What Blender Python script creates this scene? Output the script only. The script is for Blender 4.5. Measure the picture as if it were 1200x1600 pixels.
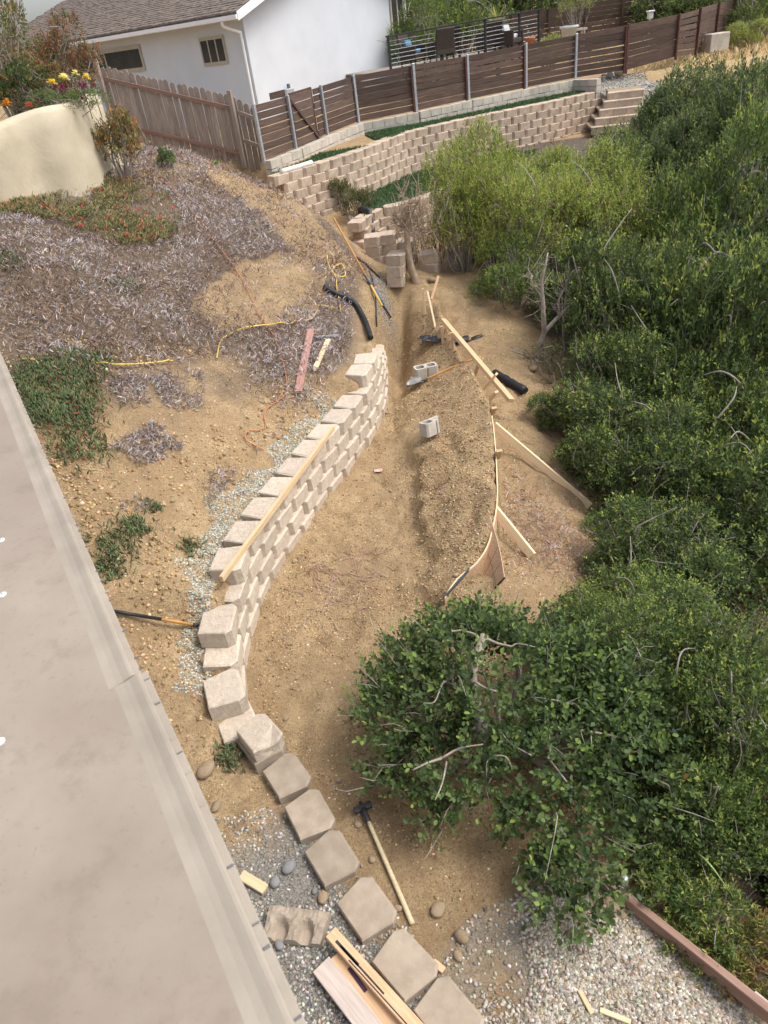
import bpy, bmesh, math, random
import numpy as np
from mathutils import Vector, Matrix, Quaternion

for o in list(bpy.data.objects): bpy.data.objects.remove(o)
scene = bpy.context.scene
COL = scene.collection
rng = np.random.default_rng(7); random.seed(7)

# ------------------------------------------------------------------ camera
CAM_H, PITCH, ROLL, FPX = 5.2, math.radians(34.3), math.radians(8.0), 1109.0
_f = np.array([0, math.cos(PITCH), -math.sin(PITCH)]); _r0 = np.array([1., 0, 0])
_u0 = np.array([0, math.sin(PITCH), math.cos(PITCH)])
_R = math.cos(ROLL)*_r0 - math.sin(ROLL)*_u0
_U = math.sin(ROLL)*_r0 + math.cos(ROLL)*_u0
cd = bpy.data.cameras.new('camera'); cam = bpy.data.objects.new('camera', cd); COL.objects.link(cam)
cam.matrix_world = Matrix(((_R[0], _U[0], -_f[0], 0), (_R[1], _U[1], -_f[1], 0), (_R[2], _U[2], -_f[2], CAM_H), (0, 0, 0, 1)))
cd.sensor_fit = 'AUTO'; cd.sensor_width = 36; cd.lens = 36*FPX/1600
cd.clip_start = 0.05; cd.clip_end = 2000
cd.dof.use_dof = True; cd.dof.focus_distance = 8.0; cd.dof.aperture_fstop = 7.0
scene.camera = cam

# ------------------------------------------------------------------ sky, sun, exposure
SUN_EL, SUN_AZ = math.radians(58), math.radians(98)      # azimuth from +Y towards +X
w = bpy.data.worlds.new('World'); scene.world = w; w.use_nodes = True
nt = w.node_tree; bg = nt.nodes['Background']
sky = nt.nodes.new('ShaderNodeTexSky'); sky.sky_type = 'NISHITA'; sky.sun_disc = False
sky.sun_elevation = SUN_EL; sky.sun_rotation = SUN_AZ
sky.air_density = 1.0; sky.dust_density = 4.0; sky.ozone_density = 0.5
hs = nt.nodes.new('ShaderNodeHueSaturation'); hs.inputs['Saturation'].default_value = 0.5
nt.links.new(sky.outputs[0], hs.inputs['Color']); nt.links.new(hs.outputs[0], bg.inputs[0])
bg.inputs[1].default_value = 0.15
sl = bpy.data.lights.new('sun', 'SUN'); sun = bpy.data.objects.new('sun', sl); COL.objects.link(sun)
sl.energy = 1.1; sl.angle = math.radians(22); sl.color = (1.0, 0.955, 0.90)
_sd = Vector((math.sin(SUN_AZ)*math.cos(SUN_EL), math.cos(SUN_AZ)*math.cos(SUN_EL), math.sin(SUN_EL)))
sun.rotation_euler = _sd.to_track_quat('Z', 'Y').to_euler(); sun.location = (0, 0, 30)
scene.view_settings.view_transform = 'Standard'; scene.view_settings.look = 'None'
scene.view_settings.gamma = 1; scene.view_settings.use_curve_mapping = False
scene.view_settings.exposure = 0.80

# ------------------------------------------------------------------ survey helpers (where a line of sight meets a plane or the ground)
def ray(px, py): return _R*(px-600) + _U*(800-py) + _f*FPX
def at(px, py, z=0.0):
    d = ray(px, py); t = (z-CAM_H)/d[2]; p = d*t; p[2] += CAM_H; return p
def aty(px, py, y):
    d = ray(px, py); p = d*(y/d[1]); p[2] += CAM_H; return p
def hit(px, py, p0, n):
    d = ray(px, py); c = np.array([0, 0, CAM_H]); t = (np.asarray(p0)-c)@np.asarray(n)/(d@np.asarray(n)); return c+d*t

# ------------------------------------------------------------------ noise
_lat = np.random.default_rng(3).random((4, 256, 256))
def vnoise(x, y, k=0):
    x = np.asarray(x, float); y = np.asarray(y, float)
    xi = np.floor(x).astype(int); yi = np.floor(y).astype(int); fx = x-xi; fy = y-yi
    fx = fx*fx*(3-2*fx); fy = fy*fy*(3-2*fy); L = _lat[k % 4]
    a = L[xi % 256, yi % 256]; b = L[(xi+1) % 256, yi % 256]; c = L[xi % 256, (yi+1) % 256]; d = L[(xi+1) % 256, (yi+1) % 256]
    return (a*(1-fx)+b*fx)*(1-fy) + (c*(1-fx)+d*fx)*fy - .5
def fbm(x, y, s, k=0, n=3):
    r = 0; a = 1.
    for i in range(n):
        r = r + a*vnoise(np.asarray(x)*s+17*i, np.asarray(y)*s+31*i, k+i); s *= 2.03; a *= .5
    return r
def sstep(a, b, x):
    t = np.clip((x-a)/(b-a), 0, 1); return t*t*(3-2*t)

# ------------------------------------------------------------------ ground relief
WALL = np.array([(.25, 1.5), (-.04, 1.91), (-.29, 2.2), (-.52, 2.63), (-.75, 3.01), (-.94, 3.43), (-1.14, 3.85), (-1.37, 4.25), (-1.55, 4.75),
    (-1.60, 5.2), (-1.56, 5.7), (-1.47, 6.2), (-1.31, 6.72), (-1.09, 7.25), (-.84, 7.83), (-.62, 8.3), (-.42, 8.71), (-.22, 9.15), (-.04, 9.56), (.10, 9.95), (.22, 10.35),
    (.33, 11.0), (.39, 11.6), (.44, 12.4), (.55, 13.0), (.70, 13.8), (.75, 14.4), (.45, 15.3), (.0, 16.4), (-.6, 17.4), (-1.25, 18.3), (-1.4, 19)])
FORM = np.array([(.45, 5.45), (.66, 5.72), (.9, 5.9), (1.08, 6.15), (1.22, 6.5), (1.34, 6.9), (1.44, 7.4), (1.55, 8.0), (1.66, 8.7), (1.72, 9.2), (1.74, 9.8), (1.70, 10.6), (1.66, 11.4), (1.6, 12.2), (1.52, 13.0)])
TWp = [(437, 275), (480, 262), (520, 250), (560, 237), (600, 222), (640, 207), (700, 193), (760, 180), (850, 162), (936, 143)]
TW = np.array([at(a, b, 2.66)[:2] for a, b in TWp])
LWp = [(566, 348), (578, 338), (600, 327), (640, 318), (700, 297), (800, 262), (870, 236)]
LW = np.array([at(a, b, 1.65)[:2] for a, b in LWp])
STEPA = np.array([at(952-7*k, 145+13.5*k, 2.68-.19*k) for k in range(5)])
_low = [(x, y, 0.) for x, y in [(-1.3, 4.5), (-1.2, 6), (-.7, 7.2), (-.2, 8.5), (.35, 10), (-.5, 5.5), (0, 6.5), (0, 4.5), (.5, 7), (-.5, 3.5), (.3, 3.4), (.1, 2.6), (.8, 2.4), (1.4, 1.7), (1.2, 2.6), (.5, 1.3), (1.0, 3.4), (-1.5, 2), (-1, 1), (.9, .6), (-2, 3), (.6, 5.0), (1.1, 4.4)]]
_low += [(.55, 11, .0), (.6, 12, .05), (.85, 12.8, .12), (.9, 13.4, .55), (1.0, 14.2, 1.12), (.85, 15.2, 1.0), (1.1, 16.4, .8), (1.6, 17.3, .75), (2.6, 18.2, .75), (3.5, 19, .85), (2.5, 17, .75), (4, 18, .8), (7, 20, 1.2), (10, 22, 1.6), (14, 24, 2.2), (20, 28, 2.8), (12, 26, 2.7),
    (1.85, 8, .05), (1.9, 7, 0.), (1.95, 9.2, .12), (2.1, 10.3, .2), (2.0, 12, .45), (2.0, 13.3, .75), (1.5, 13.7, .8), (3.2, 11.8, .15), (3.4, 13.6, .5), (2.66, 7.5, -.35), (2.5, 9, -.15), (1.7, 6, -.02), (1.6, 5, -.05), (2.3, 6.2, -.35), (2.2, 4.8, -.45),
    (1.9, 3.6, -.35), (2.0, 2.6, -.3), (2.1, 1.7, -.25), (2.3, 1.0, -.3), (3, 4, -.95), (3, 2, -.7), (5, 5, -1.9), (5, 2, -2.1), (8, 6, -3.2), (4, 8, -1.1), (6, 10, -1.7), (9, 12, -2.4), (5, 14, -.5), (8, 16, -.7), (13, 18, -1), (14, 8, -4.5), (20, 4, -7), (25, 16, -5), (12, 0, -5)]
_low = np.array(_low)
def _rbf_fit(P):
    d = np.linalg.norm(P[:, None, :2]-P[None, :, :2], axis=2); n = len(P)
    A = np.zeros((n+3, n+3)); A[:n, :n] = d+np.eye(n)*1e-3; A[:n, n] = 1; A[:n, n+1:] = P[:, :2]; A[n, :n] = 1; A[n+1:, :n] = P[:, :2].T
    return np.linalg.solve(A, np.r_[P[:, 2], 0, 0, 0])
_lw = _rbf_fit(_low)
def lower(x, y):
    r = np.zeros_like(x) + _lw[len(_low)] + _lw[len(_low)+1]*x + _lw[len(_low)+2]*y
    for i, (a, b, c) in enumerate(_low): r = r + _lw[i]*np.hypot(x-a, y-b)
    return np.clip(r, -9, 3)
def upper(x, y):
    yy = np.where(y > 16.6, 16.6+.25*(y-16.6), y)
    s = -(x+.95)*.9 + (np.minimum(yy, 17.4)-7.8)*.43
    z = .8 + .42*s
    z = z - .34*(1-sstep(3.9, 5.9, y))
    z = z + .10*np.sin(x*1.3+y*.7)*sstep(0, 2, s)
    z = np.log1p(np.exp(np.clip(z*9, -30, 30)))/9 - .03
    z = np.where(z > 3.3, 3.3+.35*(z-3.3), z)
    return np.minimum(z, 4.4)
def form_x(y): return np.interp(y, FORM[:, 1], FORM[:, 0], left=9, right=-9)
def hfun(x, y, fine=True):
    x = np.asarray(x, float); y = np.asarray(y, float); sh = x.shape
    x = x.ravel(); y = y.ravel()
    lo = lower(x, y)
    # spoil heap banked up against the form boards
    fx = np.interp(y, FORM[:, 1], FORM[:, 0]); d = fx-x
    wid = np.interp(y, [5.4, 6.2, 7, 8, 9.5, 11, 12.2, 13.2], [.4, .75, .95, 1.1, 1.15, 1.0, .75, .6])
    hgt = np.interp(y, [5.6, 5.9, 6.4, 7, 9, 10.5, 11.2, 12.2, 13, 13.6], [0, .18, .38, .47, .48, .40, .2, .42, .3, 0])
    edge = sstep(-.04, .015, d)
    wid = wid*(1+.35*fbm(x, y, 1.7, 3))
    led = np.interp(y, [6, 6.6, 8.2, 9.2], [.1, .30, .30, .1])
    berm = hgt*edge*(led*(1-sstep(wid*.92, wid*1.04, d))+(1-led)*(1-sstep(-wid*.1, wid*1.3, d)))*(1+.25*fbm(x, y, 2.2, 1))
    slot = np.exp(-((x-np.interp(y, WALL[:, 1], WALL[:, 0])-.2)/.17)**2)*sstep(10.6, 11.4, y)*(1-sstep(13.4, 14.2, y)); lo = lo-.3*slot
    lo = lo + .26*np.exp(-(((x-.85)/.55)**2+((y-5.65)/.38)**2))
    lo = lo + berm
    lo = lo + .06*np.exp(-((x-.0)**2+(y-7)**2)/1.5)*fbm(x, y, 1.6, 2)
    up = upper(x, y)
    wx = np.interp(y, WALL[:, 1], WALL[:, 0])
    dw = wx-x
    soft = np.interp(y, [1, 3.6, 4.6, 12.2, 13.2, 14.5, 19], [.5, .35, .05, .05, .35, .6, .8])
    tz = np.interp(y, [4.0, 4.3, 4.6, 5.15, 5.4, 5.6, 9.7, 9.9, 10.9, 11.7, 12.6, 13.4], [.06, .10, .27, .30, .46, .68, .68, .88, .88, .8, 1.0, 2.0])
    up = np.where(y > 3.9, np.minimum(up, tz+.6*np.maximum(dw-.36, 0)), up)
    m = sstep(.09-0*soft, .09+soft*2, dw+np.where(soft > .1, soft, 0))
    z = lo*(1-m)+up*m
    # terraces
    tw = np.interp(x, TW[:, 0], TW[:, 1], left=1e3); lw = np.interp(x, LW[:, 0], LW[:, 1], left=1e3, right=1e3)
    z = np.where(y > lw+.14, np.where((x < 7.6), 1.63, z), z)
    z = np.where((x > 6.2) & (x < 8.7) & (y > 20.3) & (y <= tw+.14), 1.63, z)
    z = np.where(y > tw+.14, 2.63, z)
    sa_ = STEPA; st = (x > np.interp(y, sa_[::-1, 1], sa_[::-1, 0])+.05) & (x < 10.4) & (y > sa_[-1, 1]-.3) & (y < 25.6); z = np.where(st, np.interp(y, np.r_[sa_[-1, 1]-.3, sa_[::-1, 1]+.3], np.r_[1.62, sa_[::-1, 2]-.08]), z)
    # level garden behind the fences
    back = sstep(19.9, 20.4, y-np.interp(x, [-30, -5, -2.2, -1.8, .9, 5, 12, 40], [-1, -.9, .1, 0, 5, 6.2, 6.6, 9]))
    z = z*(1-back)+(2.8+.01*(y-20))*back
    far = sstep(34, 60, np.hypot(x*.8, y)); z = z*(1-far)+2.4*far*(x < 5)+z*far*(x >= 5)
    if fine:
        rough = np.where(y < 3.4, .35, 1.)*np.where((z == 1.63) | (z == 2.63), .1, 1.)
        near = 1-sstep(25, 30, y)
        z = z + rough*near*(.06*fbm(x, y, 1.1, 0)+.06*fbm(x, y, 3.7, 1)+.034*fbm(x, y, 8.5, 2, 2)-.03*np.maximum(fbm(x, y, 2.9, 3)-.22, 0)/.2)
    return z.reshape(sh)
def h1(x, y): return float(hfun(np.array([x]), np.array([y]))[0])
def on(px, py, far=45.):
    d = ray(px, py); d = d/np.linalg.norm(d)
    t = np.linspace(1.5, far, 900); X = d[0]*t; Y = d[1]*t; Z = CAM_H+d[2]*t
    b = Z < hfun(X, Y)
    i = int(np.argmax(b)) if b.any() else len(t)-1
    t = np.linspace(t[max(i-1, 0)], t[i], 60); X = d[0]*t; Y = d[1]*t; Z = CAM_H+d[2]*t
    b = Z < hfun(X, Y); i = int(np.argmax(b)) if b.any() else 59
    return np.array([X[i], Y[i], float(hfun(X[i:i+1], Y[i:i+1])[0])])

# ------------------------------------------------------------------ materials
def newmat(name):
    m = bpy.data.materials.new(name); m.use_nodes = True
    return m, m.node_tree, m.node_tree.nodes['Principled BSDF']
def ramp(nt, fac, stops):
    r = nt.nodes.new('ShaderNodeValToRGB'); e = r.color_ramp.elements
    while len(e) < len(stops): e.new(.5)
    for el, (p, c) in zip(e, stops): el.position = p; el.color = (*c, 1)
    nt.links.new(fac, r.inputs[0]); return r.outputs[0]
def noise(nt, vec, scale, detail=4, rough=.55):
    n = nt.nodes.new('ShaderNodeTexNoise'); n.inputs['Scale'].default_value = scale; n.inputs['Detail'].default_value = detail; n.inputs['Roughness'].default_value = rough
    if vec is not None: nt.links.new(vec, n.inputs['Vector'])
    return n.outputs['Fac']
def mixc(nt, fac, a, b, mode='MIX'):
    m = nt.nodes.new('ShaderNodeMix'); m.data_type = 'RGBA'; m.blend_type = mode
    for s, v in ((m.inputs[0], fac), (m.inputs[6], a), (m.inputs[7], b)):
        if isinstance(v, (int, float)): s.default_value = v
        elif isinstance(v, tuple): s.default_value = (*v, 1)
        else: nt.links.new(v, s)
    return m.outputs[2]
def bump(nt, bsdf, h, strength=.5, dist=.02, prev=None):
    b = nt.nodes.new('ShaderNodeBump'); b.inputs['Strength'].default_value = strength; b.inputs['Distance'].default_value = dist
    nt.links.new(h, b.inputs['Height'])
    if prev is not None: nt.links.new(prev, b.inputs['Normal'])
    nt.links.new(b.outputs[0], bsdf.inputs['Normal']); return b.outputs[0]
def objco(nt, stretch=(1, 1, 1), kind='Object'):
    c = nt.nodes.new('ShaderNodeTexCoord'); m = nt.nodes.new('ShaderNodeMapping'); m.inputs['Scale'].default_value = stretch
    nt.links.new(c.outputs[kind], m.inputs[0]); return m.outputs[0]
def rnd(nt): return nt.nodes.new('ShaderNodeObjectInfo').outputs['Random']

def simple(name, ca, cb, scale=8, rough=.8, bstr=.3, bscale=60, bdist=.004, metal=0, stretch=(1, 1, 1), var=.0, spec=.3, world=False):
    m, nt, b = newmat(name)
    if world:
        g = nt.nodes.new('ShaderNodeNewGeometry'); v = g.outputs['Position']
    else: v = objco(nt, stretch)
    if var or not world:
        # shift the pattern from piece to piece
        r = rnd(nt); a = nt.nodes.new('ShaderNodeVectorMath'); a.operation = 'ADD'
        mm = nt.nodes.new('ShaderNodeMath'); mm.operation = 'MULTIPLY'; mm.inputs[1].default_value = 37.; nt.links.new(r, mm.inputs[0])
        nt.links.new(v, a.inputs[0]); nt.links.new(mm.outputs[0], a.inputs[1]); v = a.outputs[0]
    c = ramp(nt, noise(nt, v, scale, 6), [(.3, ca), (.7, cb)])
    if var:
        hsv = nt.nodes.new('ShaderNodeHueSaturation'); mr = nt.nodes.new('ShaderNodeMapRange')
        mr.inputs[3].default_value = 1-var; mr.inputs[4].default_value = 1+var
        nt.links.new(rnd(nt), mr.inputs[0]); nt.links.new(mr.outputs[0], hsv.inputs['Value']); nt.links.new(c, hsv.inputs['Color']); c = hsv.outputs[0]
    nt.links.new(c, b.inputs['Base Color']); b.inputs['Roughness'].default_value = rough; b.inputs['Metallic'].default_value = metal
    b.inputs['Specular IOR Level'].default_value = spec
    if bstr: bump(nt, b, noise(nt, v, bscale, 5, .65), bstr, bdist)
    return m
def colattr(name, rough=.6, spec=.3, trans=0., bstr=0):
    m, nt, b = newmat(name)
    a = nt.nodes.new('ShaderNodeAttribute'); a.attribute_name = 'col'
    nt.links.new(a.outputs['Color'], b.inputs['Base Color']); b.inputs['Roughness'].default_value = rough; b.inputs['Specular IOR Level'].default_value = spec
    if trans:
        t = nt.nodes.new('ShaderNodeBsdfTranslucent'); hv = nt.nodes.new('ShaderNodeHueSaturation'); hv.inputs['Value'].default_value = 1.5; hv.inputs['Hue'].default_value = .48
        nt.links.new(a.outputs['Color'], hv.inputs['Color']); nt.links.new(hv.outputs[0], t.inputs[0])
        mx = nt.nodes.new('ShaderNodeMixShader'); mx.inputs[0].default_value = trans
        nt.links.new(b.outputs[0], mx.inputs[1]); nt.links.new(t.outputs[0], mx.inputs[2]); nt.links.new(mx.outputs[0], nt.nodes['Material Output'].inputs[0])
    if bstr: bump(nt, b, noise(nt, objco(nt), 90, 4), bstr, .004)
    return m

DIRT_A, DIRT_B = (.35, .24, .125), (.56, .415, .235)
def ground_mat():
    m, nt, b = newmat('soil'); g = nt.nodes.new('ShaderNodeNewGeometry'); v = g.outputs['Position']
    c = ramp(nt, noise(nt, v, 1.7, 8, .65), [(.34, DIRT_A), (.52, (.46, .33, .178)), (.68, DIRT_B)])
    c = mixc(nt, ramp(nt, noise(nt, v, 14, 5, .7), [(.42, (0, 0, 0)), (.62, (1, 1, 1))]), c, (.37, .262, .165), 'MIX') if False else c
    fine = noise(nt, v, 38, 5, .8)
    c = mixc(nt, ramp(nt, fine, [(.40, (.85,)*3), (.53, (0, 0, 0))]), c, (.16, .102, .052))
    c = mixc(nt, ramp(nt, noise(nt, v, 95, 3, .8), [(.50, (0, 0, 0)), (.60, (.8,)*3)]), c, (.66, .50, .31))
    c = mixc(nt, ramp(nt, noise(nt, v, 5, 5, .75), [(.40, (.5,)*3), (.55, (0, 0, 0))]), c, (.26, .175, .098))
    c = mixc(nt, ramp(nt, noise(nt, v, .9, 6, .7), [(.42, (.55,)*3), (.6, (0, 0, 0))]), c, (.33, .225, .125))
    vo = nt.nodes.new('ShaderNodeTexVoronoi'); vo.inputs['Scale'].default_value = 55; nt.links.new(v, vo.inputs['Vector'])
    c = mixc(nt, ramp(nt, vo.outputs['Distance'], [(.10, (.75,)*3), (.2, (0, 0, 0))]), c, (.43, .335, .24))
    a = nt.nodes.new('ShaderNodeAttribute'); a.attribute_name = 'zone'
    s = nt.nodes.new('ShaderNodeSeparateColor'); nt.links.new(a.outputs['Color'], s.inputs[0])
    litter = ramp(nt, noise(nt, v, 30, 5, .7), [(.35, (.06, .046, .038)), (.65, (.21, .165, .135))])
    c = mixc(nt, s.outputs[1], c, litter)
    grav = ramp(nt, noise(nt, v, 60, 3, .7), [(.35, (.16, .145, .12)), (.65, (.42, .40, .35))])
    c = mixc(nt, s.outputs[0], c, grav)
    hay = ramp(nt, noise(nt, v, 9, 6, .7), [(.35, (.35, .24, .11)), (.65, (.55, .42, .23))])
    c = mixc(nt, s.outputs[2], c, hay)
    nt.links.new(c, b.inputs['Base Color']); b.inputs['Roughness'].default_value = .95; b.inputs['Specular IOR Level'].default_value = .15
    n1 = bump(nt, b, noise(nt, v, 24, 7, .78), 1.0, .035)
    bump(nt, b, vo.outputs['Distance'], .4, .006, n1)
    return m

M = {}
M['soil'] = ground_mat()
M['block'] = simple('split_face_concrete', (.48, .40, .315), (.60, .515, .415), 16, .9, .7, 30, .025, var=.09)
M['block_grey'] = simple('smooth_concrete_grey', (.29, .235, .175), (.41, .34, .265), 7, .88, .4, 50, .01, var=.10)
M['block_far'] = simple('terrace_block', (.42, .325, .245), (.56, .45, .35), 12, .9, .7, 34, .02, var=.10)
M['cmu'] = simple('cinder_concrete', (.38, .345, .29), (.55, .505, .435), 5, .9, .4, 60, .006, var=.08)
M['lumber'] = simple('pine', (.56, .39, .22), (.70, .53, .33), 6, .65, .15, 40, .002, stretch=(.6, 9, 9), var=.08)
M['lumber_pale'] = simple('pale_pine', (.72, .54, .32), (.84, .68, .45), 6, .65, .15, 40, .002, stretch=(.6, 9, 9), var=.06)
M['lumber_orange'] = simple('fir_orange', (.54, .33, .18), (.68, .47, .29), 6, .6, .15, 40, .002, stretch=(.6, 9, 9), var=.08)
M['lumber_grey'] = simple('weathered_plank', (.42, .35, .30), (.60, .51, .45), 5, .8, .4, 40, .003, stretch=(.7, 10, 10), var=.05)
M['redwood'] = simple('redwood', (.21, .125, .09), (.34, .215, .165), 5, .75, .4, 40, .003, stretch=(.5, 9, 9), var=.06)
M['redpaint'] = simple('faded_red_board', (.36, .19, .15), (.47, .28, .235), 5, .7, .2, 40, .003, stretch=(.5, 9, 9))
M['picket'] = simple('weathered_cedar', (.25, .195, .155), (.43, .355, .30), 5, .85, .5, 40, .004, stretch=(9, 9, .6), var=.14)
M['fence'] = simple('dark_stained_board', (.060, .038, .029), (.135, .090, .070), 5, .8, .4, 40, .004, stretch=(.5, 9, 9), var=.28)
M['fencepost'] = simple('red_brown_steel', (.075, .032, .024), (.13, .06, .045), 6, .6, .2)
M['galv'] = simple('galvanised_steel', (.36, .38, .41), (.52, .54, .57), 20, .45, .1, metal=.6)
M['osb'] = simple('oriented_strand_board', (.40, .25, .15), (.60, .42, .27), 42, .8, .3, 60, .003, stretch=(1, 1, 1))
M['stucco'] = simple('cream_stucco', (.46, .40, .285), (.56, .49, .36), 2.6, .95, .35, 14, .02)
M['white'] = simple('white_paint', (.56, .585, .62), (.62, .645, .68), 1.2, .85, .3, 45, .006)
M['white_trim'] = simple('white_trim', (.80, .81, .82), (.86, .86, .87), 3, .5, .0)
M['tan_trim'] = simple('tan_window_trim', (.38, .34, .27), (.46, .42, .34), 4, .6, .0)
M['glass'] = simple('window_glass', (.012, .014, .016), (.03, .033, .037), 2, .12, 0, spec=.6)
M['shingle'] = simple('brown_shingle', (.10, .078, .062), (.24, .195, .16), 7, .9, .5, 30, .01)
M['roofpanel'] = simple('beige_roof_coating', (.27, .222, .174), (.36, .31, .247), 1.9, .62, .05, 14, .003)
def roof_mat():
    m, nt, b = newmat('beige_roof_coating'); v = objco(nt)
    c = ramp(nt, noise(nt, v, 1.9, 6, .6), [(.32, (.25, .205, .16)), (.68, (.35, .30, .24))])
    c = mixc(nt, ramp(nt, noise(nt, v, .8, 3, .5), [(.46, (.55,)*3), (.62, (0, 0, 0))]), c, (.27, .215, .178))
    c = mixc(nt, ramp(nt, noise(nt, v, 7, 8, .75), [(.36, (.5,)*3), (.47, (0, 0, 0))]), c, (.215, .175, .138))
    c = mixc(nt, ramp(nt, noise(nt, v, 60, 4, .8), [(.33, (.5,)*3), (.42, (0, 0, 0))]), c, (.20, .165, .13))
    nt.links.new(c, b.inputs['Base Color']); b.inputs['Roughness'].default_value = .65; b.inputs['Specular IOR Level'].default_value = .3
    bump(nt, b, noise(nt, v, 9, 5), .25, .006); return m
M['roofpanel'] = roof_mat()
M['rooftrim'] = simple('beige_drip_edge', (.29, .25, .20), (.37, .32, .26), 7, .7, .3, 50, .003)
M['caulk'] = simple('white_caulk', (.8, .8, .78), (.85, .85, .83), 6, .6, 0)
M['black_plastic'] = simple('black_corrugated_plastic', (.012, .013, .015), (.028, .03, .034), 10, .45, .1)
M['pvc'] = simple('white_pvc', (.66, .64, .60), (.76, .74, .70), 6, .4, .05)
M['steel'] = simple('dark_forged_steel', (.025, .025, .027), (.07, .068, .066), 14, .55, .4, 40, .004, metal=.3)
M['bladesteel'] = simple('worn_blade_steel', (.22, .21, .20), (.36, .35, .33), 12, .55, .2, metal=.4)
M['handle'] = simple('pale_tool_handle', (.50, .40, .24), (.66, .55, .36), 6, .6, .1, stretch=(.7, 9, 9))
M['handle_y'] = simple('yellow_fibreglass', (.62, .40, .05), (.74, .50, .09), 8, .5, .1)
M['handle_b'] = simple('amber_hardwood', (.42, .20, .05), (.55, .29, .09), 8, .5, .1)
M['blue'] = simple('blue_plastic', (.05, .10, .26), (.09, .15, .34), 8, .45, .05)
M['orange_cord'] = simple('orange_cord_jacket', (.50, .19, .08), (.60, .26, .13), 12, .5, 0)
M['yellow_rope'] = simple('yellow_rope', (.68, .47, .07), (.80, .60, .16), 30, .6, .3, 120, .003)
M['bark'] = simple('grey_bark', (.20, .17, .14), (.40, .36, .31), 9, .9, .6, 40, .01)
M['bark_pale'] = simple('pale_bark', (.24, .20, .16), (.42, .37, .31), 12, .9, .5, 40, .008)
M['cutwood'] = simple('fresh_cut_wood', (.62, .40, .20), (.75, .54, .32), 20, .7, .1)
M['twig'] = simple('dry_twig', (.30, .22, .15), (.46, .36, .26), 9, .9, .3)
M['rock'] = simple('tan_rock', (.27, .195, .12), (.42, .325, .215), 9, .92, .6, 30, .01, var=.15)
M['rock_grey'] = simple('grey_river_stone', (.17, .17, .17), (.27, .265, .255), 12, .8, .3, 60, .004, var=.12)
M['pebble'] = colattr('pebbles', .85, .25)
M['clod'] = colattr('soil_clods', .97, .1, bstr=.5)
M['leaf'] = colattr('leaves', .5, .25, .36)
M['dry'] = colattr('dry_stems', .9, .15, .1)
M['turf'] = colattr('turf_blades', .8, .1, .1)
M['petal'] = colattr('petals', .6, .2, .3)
M['darkwicker'] = simple('dark_wicker', (.03, .024, .02), (.07, .056, .046), 30, .7, .5, 60, .006)
M['railblack'] = simple('black_rail', (.015, .015, .017), (.03, .03, .032), 8, .5, 0)
M['deckboard'] = simple('grey_deck', (.20, .18, .16), (.30, .27, .24), 6, .8, .2, stretch=(.5, 8, 8))
M['terracotta'] = simple('terracotta', (.42, .15, .07), (.52, .21, .10), 8, .85, .2)
M['pot_white'] = simple('white_pot', (.62, .61, .58), (.72, .71, .68), 8, .8, .2)
M['fabric_blue'] = simple('blue_cushion', (.05, .14, .24), (.12, .25, .36), 14, .9, .2)
M['fabric_lime'] = simple('lime_cushion', (.45, .50, .16), (.60, .64, .28), 14, .9, .2)
M['fabric_white'] = simple('white_cushion', (.55, .57, .60), (.70, .72, .74), 14, .9, .2)
M['black_sheet'] = simple('black_sheeting', (.012, .014, .018), (.035, .04, .048), 9, .35, .3, 20, .02)
M['rubber_grey'] = simple('grey_hose', (.10, .10, .105), (.17, .17, .175), 10, .6, .1)
M['purple'] = simple('purple_stain', (.06, .03, .06), (.11, .06, .10), 10, .8, 0)

# ------------------------------------------------------------------ object helpers
def tag(o, label=None, cat=None, group=None, kind=None):
    if label: o['label'] = label
    if cat: o['category'] = cat
    if group: o['group'] = group
    if kind: o['kind'] = kind
    return o
def empty(name, loc=(0, 0, 0), rz=0):
    o = bpy.data.objects.new(name, None); COL.objects.link(o); o.location = loc; o.rotation_euler = (0, 0, rz); o.empty_display_size = .1
    return o
def link(name, me, mat, parent=None, mw=None):
    o = bpy.data.objects.new(name, me); COL.objects.link(o)
    if mat is not None and len(me.materials) == 0: me.materials.append(mat)
    if mw is not None: o.matrix_basis = mw
    if parent is not None: o.parent = parent; o.matrix_parent_inverse = mworld(parent).inverted()
    return o
def mworld(o):
    return o.matrix_basis.copy() if o.parent is None else mworld(o.parent) @ o.matrix_parent_inverse @ o.matrix_basis
def raw_mesh(name, V, F, col=None, attr='col', smooth=False):
    V = np.asarray(V, np.float32).reshape(-1, 3); F = np.asarray(F, np.int32); k = F.shape[1]
    me = bpy.data.meshes.new(name)
    me.vertices.add(len(V)); me.vertices.foreach_set('co', V.ravel())
    me.loops.add(F.size); me.loops.foreach_set('vertex_index', F.ravel())
    me.polygons.add(len(F)); me.polygons.foreach_set('loop_start', np.arange(0, F.size, k, dtype=np.int32))
    me.polygons.foreach_set('loop_total', np.full(len(F), k, np.int32))
    if smooth: me.polygons.foreach_set('use_smooth', np.ones(len(F), bool))
    me.update(calc_edges=True); me.validate()
    if col is not None:
        a = me.attributes.new(attr, 'FLOAT_COLOR', 'POINT'); c = np.ones((len(V), 4), np.float32); c[:, :3] = col; a.data.foreach_set('color', c.ravel())
    return me
def inst(name, tv, tf, P, Mx, col=None, smooth=False):
    tv = np.asarray(tv, float); tf = np.asarray(tf); n = len(P); nv = len(tv)
    V = np.einsum('nij,vj->nvi', Mx, tv)+np.asarray(P)[:, None]
    F = (tf[None]+nv*np.arange(n)[:, None, None]).reshape(-1, tf.shape[1])
    c = None if col is None else np.repeat(col, nv, axis=0)
    return raw_mesh(name, V.reshape(-1, 3), F, c, smooth=smooth)
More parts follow.
